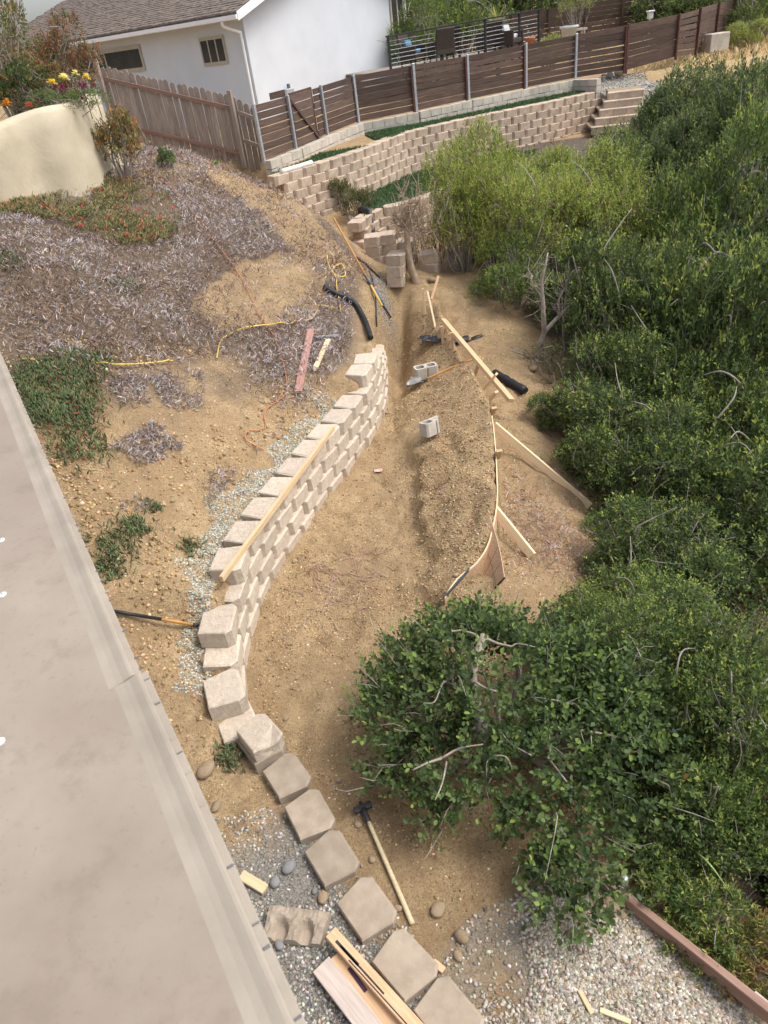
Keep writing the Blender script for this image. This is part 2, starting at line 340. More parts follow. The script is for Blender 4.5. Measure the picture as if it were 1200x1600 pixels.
def frames(d, r=None):
    d = np.asarray(d, float); d = d/np.maximum(np.linalg.norm(d, axis=1, keepdims=True), 1e-9)
    up = np.where(np.abs(d[:, 2:3]) > .95, np.array([[1., 0, 0]]), np.array([[0, 0, 1.]]))
    y = np.cross(up, d); y /= np.linalg.norm(y, axis=1, keepdims=True); z = np.cross(d, y)
    if r is not None:
        c, s = np.cos(r)[:, None], np.sin(r)[:, None]; y, z = y*c+z*s, z*c-y*s
    return np.stack([d, y, z], axis=2)
def rand_dirs(n, r=rng):
    v = r.normal(size=(n, 3)); return v/np.linalg.norm(v, axis=1, keepdims=True)
def bm_mesh(name, bm, smooth=False):
    me = bpy.data.meshes.new(name); bmesh.ops.recalc_face_normals(bm, faces=bm.faces); bm.to_mesh(me); bm.free()
    if smooth:
        for p in me.polygons: p.use_smooth = True
    return me
def box_mesh(name, sx, sy, sz, bev=.004, base=False, seg=1):
    bm = bmesh.new(); bmesh.ops.create_cube(bm, size=1)
    for v in bm.verts: v.co = Vector((v.co.x*sx, v.co.y*sy, (v.co.z+(.5 if base else 0))*sz))
    if bev: bmesh.ops.bevel(bm, geom=list(bm.edges), offset=min(bev, .45*min(sx, sy, sz)), segments=seg, affect='EDGES', profile=.5)
    return bm_mesh(name, bm)
def box(name, c, s, mat, parent=None, rz=0, bev=.004):
    return link(name, box_mesh(name, *s, bev), mat, parent, Matrix.Translation(Vector(c)) @ Matrix.Rotation(rz, 4, 'Z'))
def bar_matrix(p0, p1, up=(0, 0, 1)):
    p0 = Vector(p0); p1 = Vector(p1); x = (p1-p0).normalized(); u = Vector(up)
    y = u.cross(x)
    if y.length < 1e-4: y = Vector((0, 1, 0)).cross(x)
    y.normalize(); z = x.cross(y)
    m = Matrix((x, y, z)).transposed().to_4x4(); m.translation = (p0+p1)/2; return m, (p1-p0).length
def bar(name, p0, p1, wd, th, mat, parent=None, up=(0, 0, 1), bev=.003, point=0):
    """a length of timber: wd across, th along 'up'"""
    m, L = bar_matrix(p0, p1, up)
    if point:
        bm = bmesh.new(); sec = [(-wd/2, -th/2), (wd/2, -th/2), (wd/2, th/2), (-wd/2, th/2)]
        a = [bm.verts.new((-L/2, y, z)) for y, z in sec]; b_ = [bm.verts.new((L/2-point, y, z)) for y, z in sec]; c = [bm.verts.new((L/2, y*.12, z*.8)) for y, z in sec]
        bm.faces.new(a[::-1]); bm.faces.new(c)
        for i in range(4):
            j = (i+1) % 4; bm.faces.new((a[i], a[j], b_[j], b_[i])); bm.faces.new((b_[i], b_[j], c[j], c[i]))
        me = bm_mesh(name, bm)
    else: me = box_mesh(name, L, wd, th, bev)
    return link(name, me, mat, parent, m)
def smooth_path(P, n=6):
    P = [np.asarray(p, float) for p in P]; P = [2*P[0]-P[1]]+P+[2*P[-1]-P[-2]]; out = []
    for i in range(1, len(P)-2):
        a, b, c, d = P[i-1:i+3]
        for k in range(n):
            t = k/n; out.append(.5*((2*b)+(c-a)*t+(2*a-5*b+4*c-d)*t*t+(3*b-a-3*c+d)*t**3))
    out.append(P[-2]); return np.array(out)
def tube_vf(P, r, n=6, cap=True):
    P = np.asarray(P, float); m = len(P); r = np.broadcast_to(np.asarray(r, float), (m,))
    T = np.gradient(P, axis=0); T /= np.maximum(np.linalg.norm(T, axis=1, keepdims=True), 1e-9)
    ref = np.array([0., 0, 1]) if abs(T[0][2]) < .9 else np.array([1., 0, 0])
    V = []; u = np.cross(T[0], ref); u /= np.linalg.norm(u)
    for i in range(m):
        u = u-T[i]*(u@T[i]); u /= max(np.linalg.norm(u), 1e-9); v = np.cross(T[i], u)
        a = np.arange(n)*2*math.pi/n; V.append(P[i]+r[i]*(np.cos(a)[:, None]*u+np.sin(a)[:, None]*v))
    V = np.concatenate(V); F = []
    for i in range(m-1):
        for k in range(n): F.append((i*n+k, i*n+(k+1) % n, (i+1)*n+(k+1) % n, (i+1)*n+k))
    if cap:
        V = np.concatenate([V, P[:1], P[-1:]]); a, b = len(V)-2, len(V)-1
        for k in range(n): F.append((a, (k+1) % n, k, a)); F.append((b, (m-1)*n+k, (m-1)*n+(k+1) % n, b))
    return V, F
def faces_mesh(name, V, F, smooth=True):
    me = bpy.data.meshes.new(name); F = [tuple(dict.fromkeys(f)) for f in F]; me.from_pydata([tuple(v) for v in V], [], F); me.update()
    if smooth: me.polygons.foreach_set('use_smooth', np.ones(len(F), bool))
    return me
def tube(name, P, r, mat, parent=None, n=8, sm=5):
    P = smooth_path(P, sm) if sm else np.asarray(P, float)
    if not np.isscalar(r): r = np.interp(np.linspace(0, 1, len(P)), np.linspace(0, 1, len(r)), r)
    V, F = tube_vf(P, r, n); c = P[0].copy(); V = V-c
    return link(name, faces_mesh(name, V, F), mat, parent, Matrix.Translation(Vector(c)))
def many_tubes(name, paths, mat, parent=None, n=5, origin=(0, 0, 0)):
    Vs, Fs, o = [], [], 0
    for P, r in paths:
        V, F = tube_vf(P, r, n); Vs.append(V); Fs += [tuple(i+o for i in f) for f in F]; o += len(V)
    V = np.concatenate(Vs)-np.asarray(origin)
    return link(name, faces_mesh(name, V, Fs), mat, parent, Matrix.Translation(Vector(origin)))
def lathe(name, prof, mat, parent=None, n=20, loc=(0, 0, 0)):
    V, F = [], []
    for r, z in prof:
        for k in range(n): a = 2*math.pi*k/n; V.append((r*math.cos(a), r*math.sin(a), z))
    for i in range(len(prof)-1):
        for k in range(n): F.append((i*n+k, i*n+(k+1) % n, (i+1)*n+(k+1) % n, (i+1)*n+k))
    F.append(tuple(range(n))[::-1]); F.append(tuple((len(prof)-1)*n+k for k in range(n)))
    return link(name, faces_mesh(name, V, F), mat, parent, Matrix.Translation(Vector(loc)))
def ico(sub=1):
    bm = bmesh.new(); bmesh.ops.create_icosphere(bm, subdivisions=sub, radius=1)
    V = np.array([v.co[:] for v in bm.verts]); bm.verts.index_update(); F = np.array([[v.index for v in f.verts] for f in bm.faces]); bm.free(); return V, F
ICO1, ICO2, ICO3 = ico(1), ico(2), ico(3)
def rock_mesh(name, seed, amp=.28, sub=3):
    
    V, F = (ICO3 if sub == 3 else ICO2); r = np.random.default_rng(seed); k = r.normal(size=(7, 3))*1.7; ph = r.random(7)*6
    d = sum(np.sin(V@k[i]+ph[i]) for i in range(7))/7; k2 = r.normal(size=(6, 3))*5; d2 = sum(np.abs(np.sin(V@k2[i]+ph[i])) for i in range(6))/6-.6
    W_ = V*(1+amp*d+amp*.6*d2)[:, None]
    if amp > .2:
        for _ in range(6):
            n_ = r.normal(size=3); n_ /= np.linalg.norm(n_); t_ = W_@n_; c_ = r.uniform(.62, .85); W_ = W_-np.maximum(t_-c_, 0)[:, None]*n_*.85
    return raw_mesh(name, W_, F, smooth=amp < .2)
ROCKS = [rock_mesh('rock', s, .35, 2) for s in range(6)]; SMOOTH_ROCKS = [rock_mesh('stone', s+20, .12, 2) for s in range(3)]
def rock(px, py, size, label, cat='rock', mat='rock', shapes=None, group=None, flat=.75, p=None):
    me = random.choice(shapes or ROCKS).copy(); me.materials.append(M[mat]); p = on(px, py) if p is None else p
    o = link('rock' if cat == 'rock' else 'stone', me, None, None, Matrix.Translation(Vector((p[0], p[1], p[2]+size*flat*.28))) @ Matrix.Rotation(random.random()*6, 4, 'Z') @ Matrix.Diagonal((size*.6, size*.45, size*.45*flat, 1)))
    return tag(o, label, cat, group)
# ================================================================== GROUND
def in_poly(x, y, poly):
    x = np.asarray(x); y = np.asarray(y); c = np.zeros(x.shape, bool); n = len(poly)
    for i in range(n):
        x0, y0 = poly[i][:2]; x1, y1 = poly[(i+1) % n][:2]
        t = ((y0 > y) != (y1 > y)) & (x < (x1-x0)*(y-y0)/((y1-y0) or 1e-9)+x0); c ^= t
    return c
def gpoly(pts): return [tuple(on(a, b)) for a, b in pts]
def axis(parts):
    out = [parts[0][0]]
    for a, b, s0, s1 in parts:
        p = a
        while p < b-1e-6:
            t = (p-a)/(b-a); p = min(b, p+s0+(s1-s0)*t); out.append(p)
    return np.array(out)
gx = axis([(-300, -30, 40, 6), (-30, -9, 3, .4), (-9, -6.5, .2, .045), (-6.5, 3.6, .048, .048), (3.6, 12, .06, .18), (12, 30, .4, 3), (30, 300, 6, 40)])
gy_ = axis([(-60, -3, 8, .6), (-3, .8, .3, .05), (.8, 13.6, .048, .048), (13.6, 20, .05, .08), (20, 31, .1, .3), (31, 60, .8, 4), (60, 400, 6, 50)])
GX, GY = np.meshgrid(gx, gy_, indexing='xy'); GZ = hfun(GX, GY)
nx, ny = len(gx), len(gy_)
I = np.arange(nx*ny).reshape(ny, nx)
GF = np.stack([I[:-1, :-1], I[:-1, 1:], I[1:, 1:], I[1:, :-1]], axis=-1).reshape(-1, 4)
zone = np.zeros((ny, nx, 3))
EDGE0, EDGE1 = at(928, 1372, 0), at(1215, 1602, 0)
_ev = EDGE1-EDGE0
def right_of_edging(x, y): return (x-EDGE0[0])*_ev[1]-(y-EDGE0[1])*_ev[0] < 0
# gravel: behind the block row, and the patio by the edging timber
g1 = np.interp(GY, WALL[:, 1], WALL[:, 0])-GX
gr = sstep(-.02, .1, g1)*(1-sstep(2.9, 3.6, GY+.6*fbm(GX, GY, 2, 0)))
pl = gpoly([(690, 1480), (740, 1430), (800, 1400), (860, 1380), (925, 1370), (1000, 1420), (1200, 1590), (1190, 1640), (690, 1640), (700, 1570)])
gr2 = in_poly(GX, GY, pl)*(.55+.9*fbm(GX, GY, 3, 1)); gr = np.maximum(gr, np.clip(gr2, 0, 1))
bx_ = at(1000, 140, 2.8); gr = np.maximum(gr, ((GX > 8.3) & (GX < 10.5) & (GY > 23.6) & (GY < 27)).astype(float))
zone[..., 0] = gr
lit = sstep(.35, 1.1, GX-np.interp(GY, [0, 2, 3.5, 4.5, 6, 7.5, 9, 10.5, 12, 14, 17], [1.5, 1.35, 1.45, 1.75, 2.0, 2.7, 3.0, 3.1, 2.9, 2.3, 1.8]))
hillveg = sstep(.25, .6, g1)*sstep(9.0, 10.6, GY-.45*GX+2.0*fbm(GX, GY, .8, 3))*(1-sstep(19, 20, GY))*(1-sstep(15.5, 17.5, GY-.2*GX))*.8
for pg_ in ([(320, 445), (380, 405), (440, 395), (510, 420), (490, 475), (430, 520), (350, 515), (310, 485)], [(280, 225), (400, 266), (450, 303), (560, 420), (500, 440), (420, 350), (330, 285)]):
    hillveg = hillveg*(1-.85*in_poly(GX+.25*fbm(GX, GY, 2, 1), GY+.25*fbm(GX, GY, 2, 2), gpoly(pg_)))
zone[..., 1] = np.clip(np.maximum(lit*(GY < 24), hillveg), 0, 1)
zone[..., 2] = sstep(26.3, 27.2, GY)*sstep(9.5, 11, GX)
zone = zone.reshape(-1, 3)
gm = raw_mesh('ground', np.stack([GX, GY, GZ], -1).reshape(-1, 3), GF, zone, 'zone', smooth=True)
ground = tag(link('ground', gm, M['soil']), 'bare tan dirt of the hillside, trench and slope', 'ground', kind='structure')

# ================================================================== SEGMENTAL BLOCK WALLS
def block_mesh(seed, wd=.452, dp=.33, hh=.196, rough=.006):
    """split-face wall block: flat front, chamfered front corners, tapering back (front at -Y, base at z 0)"""
    r = np.random.default_rng(seed); a = wd/2
    out = [(-.76*a, 0), (.76*a, 0), (.985*a, .055), (.80*a, dp), (-.80*a, dp), (-.985*a, .055)]
    bm = bmesh.new(); rings = []
    for z, inset in ((0, 0), (hh-.012, 0), (hh, .012)):
        ring = []
        for i, (x, y) in enumerate(out):
            j = r.normal(size=3)*rough if i in (0, 1, 2, 5) else np.zeros(3)
            k = 1-inset/.2
            ring.append(bm.verts.new((x*k+j[0], (y-.17)*k+.17+j[1]-(.012 if (0 < z < hh and i < 2) else 0), z)))
        rings.append(ring)
    for lo, hi in zip(rings, rings[1:]):
        for i in range(6): bm.faces.new((lo[i], lo[(i+1) % 6], hi[(i+1) % 6], hi[i]))
    bm.faces.new(rings[0][::-1]); bm.faces.new(rings[-1])
    return bm_mesh('block', bm)
BLK = [block_mesh(s) for s in range(6)]
for m_ in BLK: m_.materials.append(M['block'])
BLKG = [block_mesh(s+10, wd=.415, dp=.30, rough=.004) for s in range(4)]
for m_ in BLKG: m_.materials.append(M['block_grey'])
BLKF = [block_mesh(s+20) for s in range(5)]
for m_ in BLKF: m_.materials.append(M['block_far'])
def place(name, me, parent, p, rz, tilt=(0, 0)):
    return link(name, me, None, parent, Matrix.Translation(Vector(p)) @ Matrix.Rotation(rz, 4, 'Z') @ Matrix.Rotation(tilt[0], 4, 'X') @ Matrix.Rotation(tilt[1], 4, 'Y'))
class Path:
    def __init__(s, P):
        s.P = np.asarray(P, float)[:, :2]; d = np.linalg.norm(np.diff(s.P, axis=0), axis=1); s.s = np.r_[0, np.cumsum(d)]; s.L = s.s[-1]
    def __call__(s, t): return np.array([np.interp(t, s.s, s.P[:, 0]), np.interp(t, s.s, s.P[:, 1])])
    def ang(s, t):
        a, b = s(max(t-.12, 0)), s(min(t+.12, s.L)); return math.atan2(b[1]-a[1], b[0]-a[0])
PITCHB = .457
wp = Path(smooth_path([(a, b, 0) for a, b in WALL[1:24]], 4))
wall = tag(empty('retaining_wall', (-1.0, 7.4, 0)), 'curved tan split-face block retaining wall holding back the bare hillside', 'wall')
def sy(y):  # arc length at a given y
    return float(np.interp(y, wp.P[:, 1], wp.s))
S0 = sy(4.45)
# facing: the front of the wall looks to the right of its run
def wall_block(s, z, me, back=0., jit=1.):
    p = wp(s); a = wp.ang(s); n = np.array([-math.sin(a), math.cos(a)])     # left normal = into the hill
    q = p+n*back; return place('block', me, wall, (q[0]+random.gauss(0, .004)*jit, q[1]+random.gauss(0, .004)*jit, z), a+random.gauss(0, .012)*jit, (random.gauss(0, .004), random.gauss(0, .004)))
top_s = [(sy(4.55), 2), (sy(5.2), 3), (sy(5.5), 4), (sy(9.75), 5), (sy(10.95), 4), (sy(11.7), 3), (sy(12.3), 2)]
def courses(s):
    n = 1
    for a, k in top_s:
        if s >= a: n = k
    return n
TOPZ = -.035
for k in range(5):
    s = S0+(.5*PITCHB if k % 2 else 0)
    while s < wp.L:
        if courses(s-.1) > k and courses(s+.1) > k: wall_block(s, TOPZ+.2*k, random.choice(BLK), .012*k)
        s += PITCHB
# the lowest course runs on towards the patio as a row of ground-level blocks
ROW = [(-1.36, 4.12, .15), (-1.14, 3.82, .06), (-.94, 3.42, .065), (-.76, 3.02, .06), (-.52, 2.62, .065), (-.29, 2.22, .06), (-.04, 1.88, .065), (.21, 1.52, .06)]
for i, (x, y, zt) in enumerate(ROW):
    j = min(i, len(ROW)-2); a = math.atan2(ROW[j][1]-ROW[j+1][1], ROW[j][0]-ROW[j+1][0]); n = np.array([math.sin(a), -math.cos(a)])
    place('block', random.choice(BLKG), wall, (x+n[0]*.15, y+n[1]*.15, zt-.196), a+random.gauss(0, .03), (random.gauss(0, .012), random.gauss(0, .012)))
def chipped_block():
    me = BLK[2].copy(); bm = bmesh.new(); bm.from_mesh(me); bmesh.ops.subdivide_edges(bm, edges=list(bm.edges), cuts=3, use_grid_fill=True)
    for v in bm.verts:
        d = Vector((v.co.x+.2, (v.co.y-.13)*1.0, v.co.z-.14)).length
        if d < .13: v.co += Vector((.03, .02, -.07))*(1-d/.13)*1.2
    me = bm_mesh('block', bm); me.materials.append(M['block']); return me
_cb = place('block', chipped_block(), wall, (-1.33+.10, 4.12+.08, .10), math.radians(124)); _cb.matrix_basis = _cb.matrix_basis @ Matrix.Diagonal((.86, .86, .9, 1))
# ---- terrace walls in the far yard
def seg_wall(name, label, P, ztop, zbot, meshes, rows_from_hill=True, rev=False):
    w_ = tag(empty(name, (P[0][0], P[0][1], zbot)), label, 'wall'); pt = Path(smooth_path([(a, b, 0) for a, b in P], 5))
    k = 0; z = ztop-.2
    while z > zbot-.15:
        s = .1+(.5*PITCHB if k % 2 else 0)
        while s < pt.L:
            p = pt(s); a = pt.ang(s); n = np.array([-math.sin(a), math.cos(a)]); q = p-n*.02*k*0+n*(-.025*k)
            if z+.19 > h1(q[0]+n[0]*-.1, q[1]+n[1]*-.1)-.02:
                place('block', random.choice(meshes), w_, (q[0], q[1], z+random.gauss(0, .003)), a+random.gauss(0, .015))
            s += PITCHB
        z -= .2; k += 1
    return w_
seg_wall('terrace_wall', 'long tan block terrace wall with turf above it, below the dark fence', TW, 2.68, 1.55, BLKF)
seg_wall('terrace_wall', 'lower curved block terrace wall at the end of the trench, behind the stacked loose blocks', LW, 1.68, .6, BLKF)
# ---- garden steps beside the terrace wall
steps = tag(empty('garden_steps', tuple(at(960, 200, 1.9))), 'block garden steps climbing beside the end of the long terrace wall', 'steps')
for k in range(5):
    A = STEPA[k]; B = at(1006-3*k, 139+13*k, 2.68-.19*k); v = B-A; L = np.linalg.norm(v[:2]); a = math.atan2(v[1], v[0]); n = int(L/.457)+1
    for j in range(n):
        p = A+v*((j+.5)/n); place('block', random.choice(BLKF), steps, (p[0], p[1], p[2]-.2), a+random.gauss(0, .02))
    box('tread', (*(A+B)[:2]/2+np.array([-math.sin(a), math.cos(a)])*.78, (A[2]+B[2])/2-.05), (L, 1.0, .06), M['rock'], steps, a, .01)
# ================================================================== HOUSE AND YARD BEHIND
HA = math.radians(40); C0 = aty(389, 88, 27.5); C0[2] = 2.7
hu = np.array([-math.cos(HA), math.sin(HA), 0]); hg = np.array([math.sin(HA), math.cos(HA), 0]); HZ = np.array([0, 0, 1.])
GL = 9.1; EZ = aty(352, 33, 27.0)[2]+.1; SLOPE = math.tan(math.radians(19)); OVH = .55; RK = .45
house = tag(empty('house', tuple(C0)), 'white single-storey house with brown shingle roof behind the wooden fences', 'house')
hm = Matrix((tuple(hu), tuple(hg), (0, 0, 1))).transposed().to_4x4(); hm.translation = Vector(C0)   # local x = along eave, y = along gable
hm_r = Matrix.Translation(Vector(C0))
def hl(u, g, z): return C0+hu*u+hg*g+HZ*z
def hmesh(name, V, F, mat, parent=house):
    V = [hl(*v)-C0 for v in V]; bm = bmesh.new(); vs = [bm.verts.new(v) for v in V]
    for f in F: bm.faces.new([vs[i] for i in f])
    return link(name, bm_mesh(name, bm), mat, parent, hm_r)
def hbox(name, a, b, mat, parent=house):
    (x0, y0, z0), (x1, y1, z1) = a, b
    V = [(x0, y0, z0), (x1, y0, z0), (x1, y1, z0), (x0, y1, z0), (x0, y0, z1), (x1, y0, z1), (x1, y1, z1), (x0, y1, z1)]
    return hmesh(name, V, [(0, 1, 2, 3), (4, 5, 6, 7), (0, 1, 5, 4), (1, 2, 6, 5), (2, 3, 7, 6), (3, 0, 4, 7)], mat, parent)
HW = EZ-C0[2]+OVH*SLOPE-.12        # wall height on the long side
UL = 15.0
hbox('wall', (.0, 0, 0), (UL, .2, HW), M['white'])
RIDG = GL/2; RH = HW+RIDG*SLOPE-.02
def prism(name, poly, u0, u1, mat, parent=house):
    n = len(poly); V = [(u0, g, z) for g, z in poly]+[(u1, g, z) for g, z in poly]
    return hmesh(name, V, [tuple(range(n)), tuple(range(n, 2*n))]+[(i, (i+1) % n, n+(i+1) % n, n+i) for i in range(n)], mat, parent)
prism('gable_wall', [(-.003, 0), (GL, 0), (GL, HW), (RIDG, RH), (-.003, HW)], -.02, .18, M['white'])
roof = prism('roof', [(-OVH, EZ-C0[2]), (RIDG, EZ-C0[2]+(RIDG+OVH)*SLOPE), (GL+OVH, EZ-C0[2]), (GL+OVH, EZ-C0[2]+.1), (RIDG, EZ-C0[2]+(RIDG+OVH)*SLOPE+.1), (-OVH, EZ-C0[2]+.1)], -RK, UL, M['shingle'])
# shingle courses on the slope towards the fence
sv, sf = [], []; N_ROW = 26; rr = np.random.default_rng(5)
sl_len = (RIDG+OVH)/math.cos(math.atan(SLOPE)); ca, sa = math.cos(math.atan(SLOPE)), math.sin(math.atan(SLOPE))
for k in range(N_ROW):
    d0 = -.05+k*.195; u = -RK-.03+rr.random()*.1
    while u < UL:
        wd = .16+.16*rr.random(); t = .034+.02*rr.random(); dd = rr.normal()*.008
        b0 = len(sv)
        for (uu, d, h) in [(u, d0+dd, .10), (u+wd-.008, d0+dd, .10), (u+wd-.008, d0+.24, .11), (u, d0+.24, .11), (u, d0+dd, .10+t), (u+wd-.008, d0+dd, .10+t), (u+wd-.008, d0+.24, .125), (u, d0+.24, .125)]:
            sv.append(hl(uu, -OVH+d*ca-h*sa*0, EZ-C0[2]+d*sa+h)-C0)
        sf += [tuple(b0+i for i in f) for f in [(0, 3, 2, 1), (4, 5, 6, 7), (0, 1, 5, 4), (1, 2, 6, 5), (3, 0, 4, 7)]]; u += wd
shg = link('shingles', faces_mesh('shingles', sv, sf, False), M['shingle'], roof, hm_r); shg['kind'] = 'stuff'
prism('fascia', [(-OVH-.045, EZ-C0[2]-.10), (-OVH-.002, EZ-C0[2]-.10), (-OVH-.002, EZ-C0[2]+.03), (-OVH-.045, EZ-C0[2]+.03)], -RK, UL, M['white_trim'])
gut = prism('gutter', [(-OVH-.17, EZ-C0[2]-.09), (-OVH-.05, EZ-C0[2]-.10), (-OVH-.05, EZ-C0[2]+.02), (-OVH-.18, EZ-C0[2]+.02)], -RK-.03, UL, M['white_trim'])
hmesh('soffit', [(-RK, -OVH, EZ-C0[2]-.02), (UL, -OVH, EZ-C0[2]-.02), (UL, .0, EZ-C0[2]+.05), (-RK, .0, EZ-C0[2]+.05), (-RK, -OVH, EZ-C0[2]), (UL, -OVH, EZ-C0[2]), (UL, .0, EZ-C0[2]+.07), (-RK, .0, EZ-C0[2]+.07)], [(0, 1, 2, 3), (4, 5, 6, 7), (0, 1, 5, 4), (1, 2, 6, 5), (2, 3, 7, 6), (3, 0, 4, 7)], M['white'])
prism('rake_board', [(-OVH-.1, EZ-C0[2]-.14), (RIDG, EZ-C0[2]+(RIDG+OVH)*SLOPE-.1), (RIDG, EZ-C0[2]+(RIDG+OVH)*SLOPE+.14), (-OVH-.1, EZ-C0[2]+.09)], -RK-.05, -RK-.004, M['white_trim'])
tube('downspout', [hl(.25, -OVH-.10, EZ-C0[2]-.1), hl(.22, -OVH-.06, EZ-C0[2]-.24), hl(.12, -.12, EZ-C0[2]-.42), hl(.10, -.07, EZ-C0[2]-.52), hl(.10, -.07, EZ-C0[2]-1.4), hl(.10, -.07, .1)], .045, M['white_trim'], house, 8, 4)
NW = -hg
def hwin(px0, py0, px1, py1, slats=3, frame=.09, name='window'):
    a = hit(px0, py0, hl(0, 0, 0), NW); b = hit(px1, py1, hl(0, 0, 0), NW)
    ua, ub = sorted([(a-C0)@hu, (b-C0)@hu]); za, zb = sorted([a[2]-C0[2], b[2]-C0[2]])
    fr = hbox(name, (ua, -.05, za), (ub, .0-.002, zb), M['tan_trim'])
    n = slats; wd = (ub-ua-frame*(n+1)*.75)/n
    for i in range(n):
        u0 = ua+frame*.75+i*(wd+frame*.75); hbox('pane', (u0, -.058, za+frame), (u0+wd, -.052, zb-frame), M['glass'], fr)
    return fr
hwin(311, 60, 358, 99, 3)
hwin(110, 86, 229, 110, 2, .12)
# far end window of the gable side and second storey corner trim
gn = -hu
def gwin(px0, py0, px1, py1):
    a = hit(px0, py0, hl(0, 0, 0), gn); b = hit(px1, py1, hl(0, 0, 0), gn); ga, gb = sorted([(a-C0)@hg, (b-C0)@hg]); za, zb = sorted([a[2]-C0[2], b[2]-C0[2]])
    return ga, gb, za, zb
ga, gb, za, zb = gwin(606, -6, 633, 62)
fr = hbox('window', (-.07, ga, za), (-.022, gb, zb), M['tan_trim'])
mid = (ga+gb)/2
hbox('pane', (-.078, ga+.1, za+.15), (-.072, mid-.05, zb-.1), M['glass'], fr); hbox('pane', (-.078, mid+.05, za+.15), (-.072, gb-.1, zb-.1), M['glass'], fr)
tube('downspout', [hl(-.06, GL-.03, HW-.05), hl(-.06, GL-.03, 1.5), hl(-.06, GL-.03, .1)], .05, M['white_trim'], house, 8, 2)
mb = empty('meter_box', tuple(hl(-.3, 2.2, .6))); tag(mb, 'small grey utility box with vent pipe on the white house wall above the gate', 'utility box')
pm = hit(450, 139, hl(-.15, 0, 0), gn)
box('box', tuple(pm+np.array([0, 0, -.12])), (.34, .22, .26), M['galv'], mb, HA, .01); box('vent', tuple(pm+np.array([.03, 0, .07])), (.09, .09, .16), M['rubber_grey'], mb, HA, .01)
box('ledge', tuple(pm+np.array([-.05, -.05, -.32])), (.9, .3, .14), M['stucco'], mb, HA+math.pi/2, .03)

# ---- dark board fence
FP = [(393, 165, 18.85), (446, 151, 20.0), (498, 135, 21.7), (550, 119, 23.25), (644, 101, 23.7), (728, 87, 24.5), (820, 69, 25.75), (899.5, 54, 26.4), (981, 38.5, 26.7), (1060, 23, 27.3), (1093, 13, 28.8), (1122, 5, 30.2), (1147, 0, 31.6), (1180, -6, 33)]
FPW = [aty(*p) for p in FP]
fence = tag(empty('board_fence', (FPW[4][0], FPW[4][1], FPW[4][2]-1.2)), 'dark brown horizontal board fence on steel posts above the cinder block wall', 'fence')
_pb = [(411, 250), (460, 231), (509.5, 210), (557.5, 191), (650, 173), (731, 155), (822, 137), (898, 122), (978, 110), (1058, 88)]
FH = [float(FPW[i][2]-aty(*_pb[i], FP[i][2])[2]) for i in range(10)]+[1.35]*4
for i, p in enumerate(FPW):
    mt = 'galv' if i < 8 else 'fencepost'; a = FPW[max(i-1, 0)]; b = FPW[min(i+1, len(FPW)-1)]; rz = math.atan2(b[1]-a[1], b[0]-a[0])
    q = p+np.array([math.sin(rz), -math.cos(rz), 0])*.055
    box('post', (q[0], q[1], p[2]-FH[i]/2-.03), (.075, .075, FH[i]+.12), M[mt], fence, rz, .008)
    if i in (4, 5, 6, 8): box('post', (q[0]-.07*math.cos(rz), q[1]-.07*math.sin(rz)+.012, p[2]-FH[i]/2-.05), (.06, .07, FH[i]+.06), M['fencepost'], fence, rz, .006)
def boards(A, B, hA, hB, parent, n=7, mat='fence', topA=0):
    fr_ = np.sort(rr.random(4))
    for k in range(n):
        gap = .008+.012*(rr.random() < .35)+(.012 if rr.random() < .25 else 0)
        tA, tB = (k+.5)/n, (k+.5)/n; wA = hA/n-gap
        p = A-np.array([0, 0, tA*hA]); q = B-np.array([0, 0, tB*hB])
        off = np.array([rr.normal()*.004, rr.normal()*.004, 0])
        bar('board', p+off, q+off, .024, wA, M[mat], parent, bev=.003)
for i in range(len(FPW)-1):
    if i == 1: continue
    boards(FPW[i], FPW[i+1], FH[i], FH[i+1], fence)
gA = FPW[1]+(FPW[2]-FPW[1])*.10; gB = FPW[1]+(FPW[2]-FPW[1])*.74
boards(gB+(FPW[2]-FPW[1])*.05, FPW[2], FH[2], FH[2], fence)
boards(FPW[0]+(FPW[1]-FPW[0])*.55+np.array([0, 0, .155]), FPW[1]+np.array([0, 0, .155]), .15, .15, fence, 1)
gate = tag(link('gate', box_mesh('gate', .05, .05, 1.2, .006), M['fencepost'], fence, Matrix.Translation(Vector(gA-np.array([0, 0, .58])))), 'dark gate with diagonal brace')
bar('frame', gB-np.array([0, 0, -.02]), gB-np.array([0, 0, 1.18]), .05, .05, M['fencepost'], gate); bar('frame', gA+np.array([0, 0, .02]), gB+np.array([0, 0, .02]), .05, .05, M['fencepost'], gate)
boards(gA, gB, 1.16, 1.16, gate, 6)
o_ = (FPW[2]-FPW[1]); o_ = np.array([o_[1], -o_[0], 0]); o_ /= np.linalg.norm(o_)
bar('brace', gA+o_*.04-np.array([0, 0, .12]), gB+o_*.04-np.array([0, 0, 1.12]), .03, .07, M['fence'], gate)

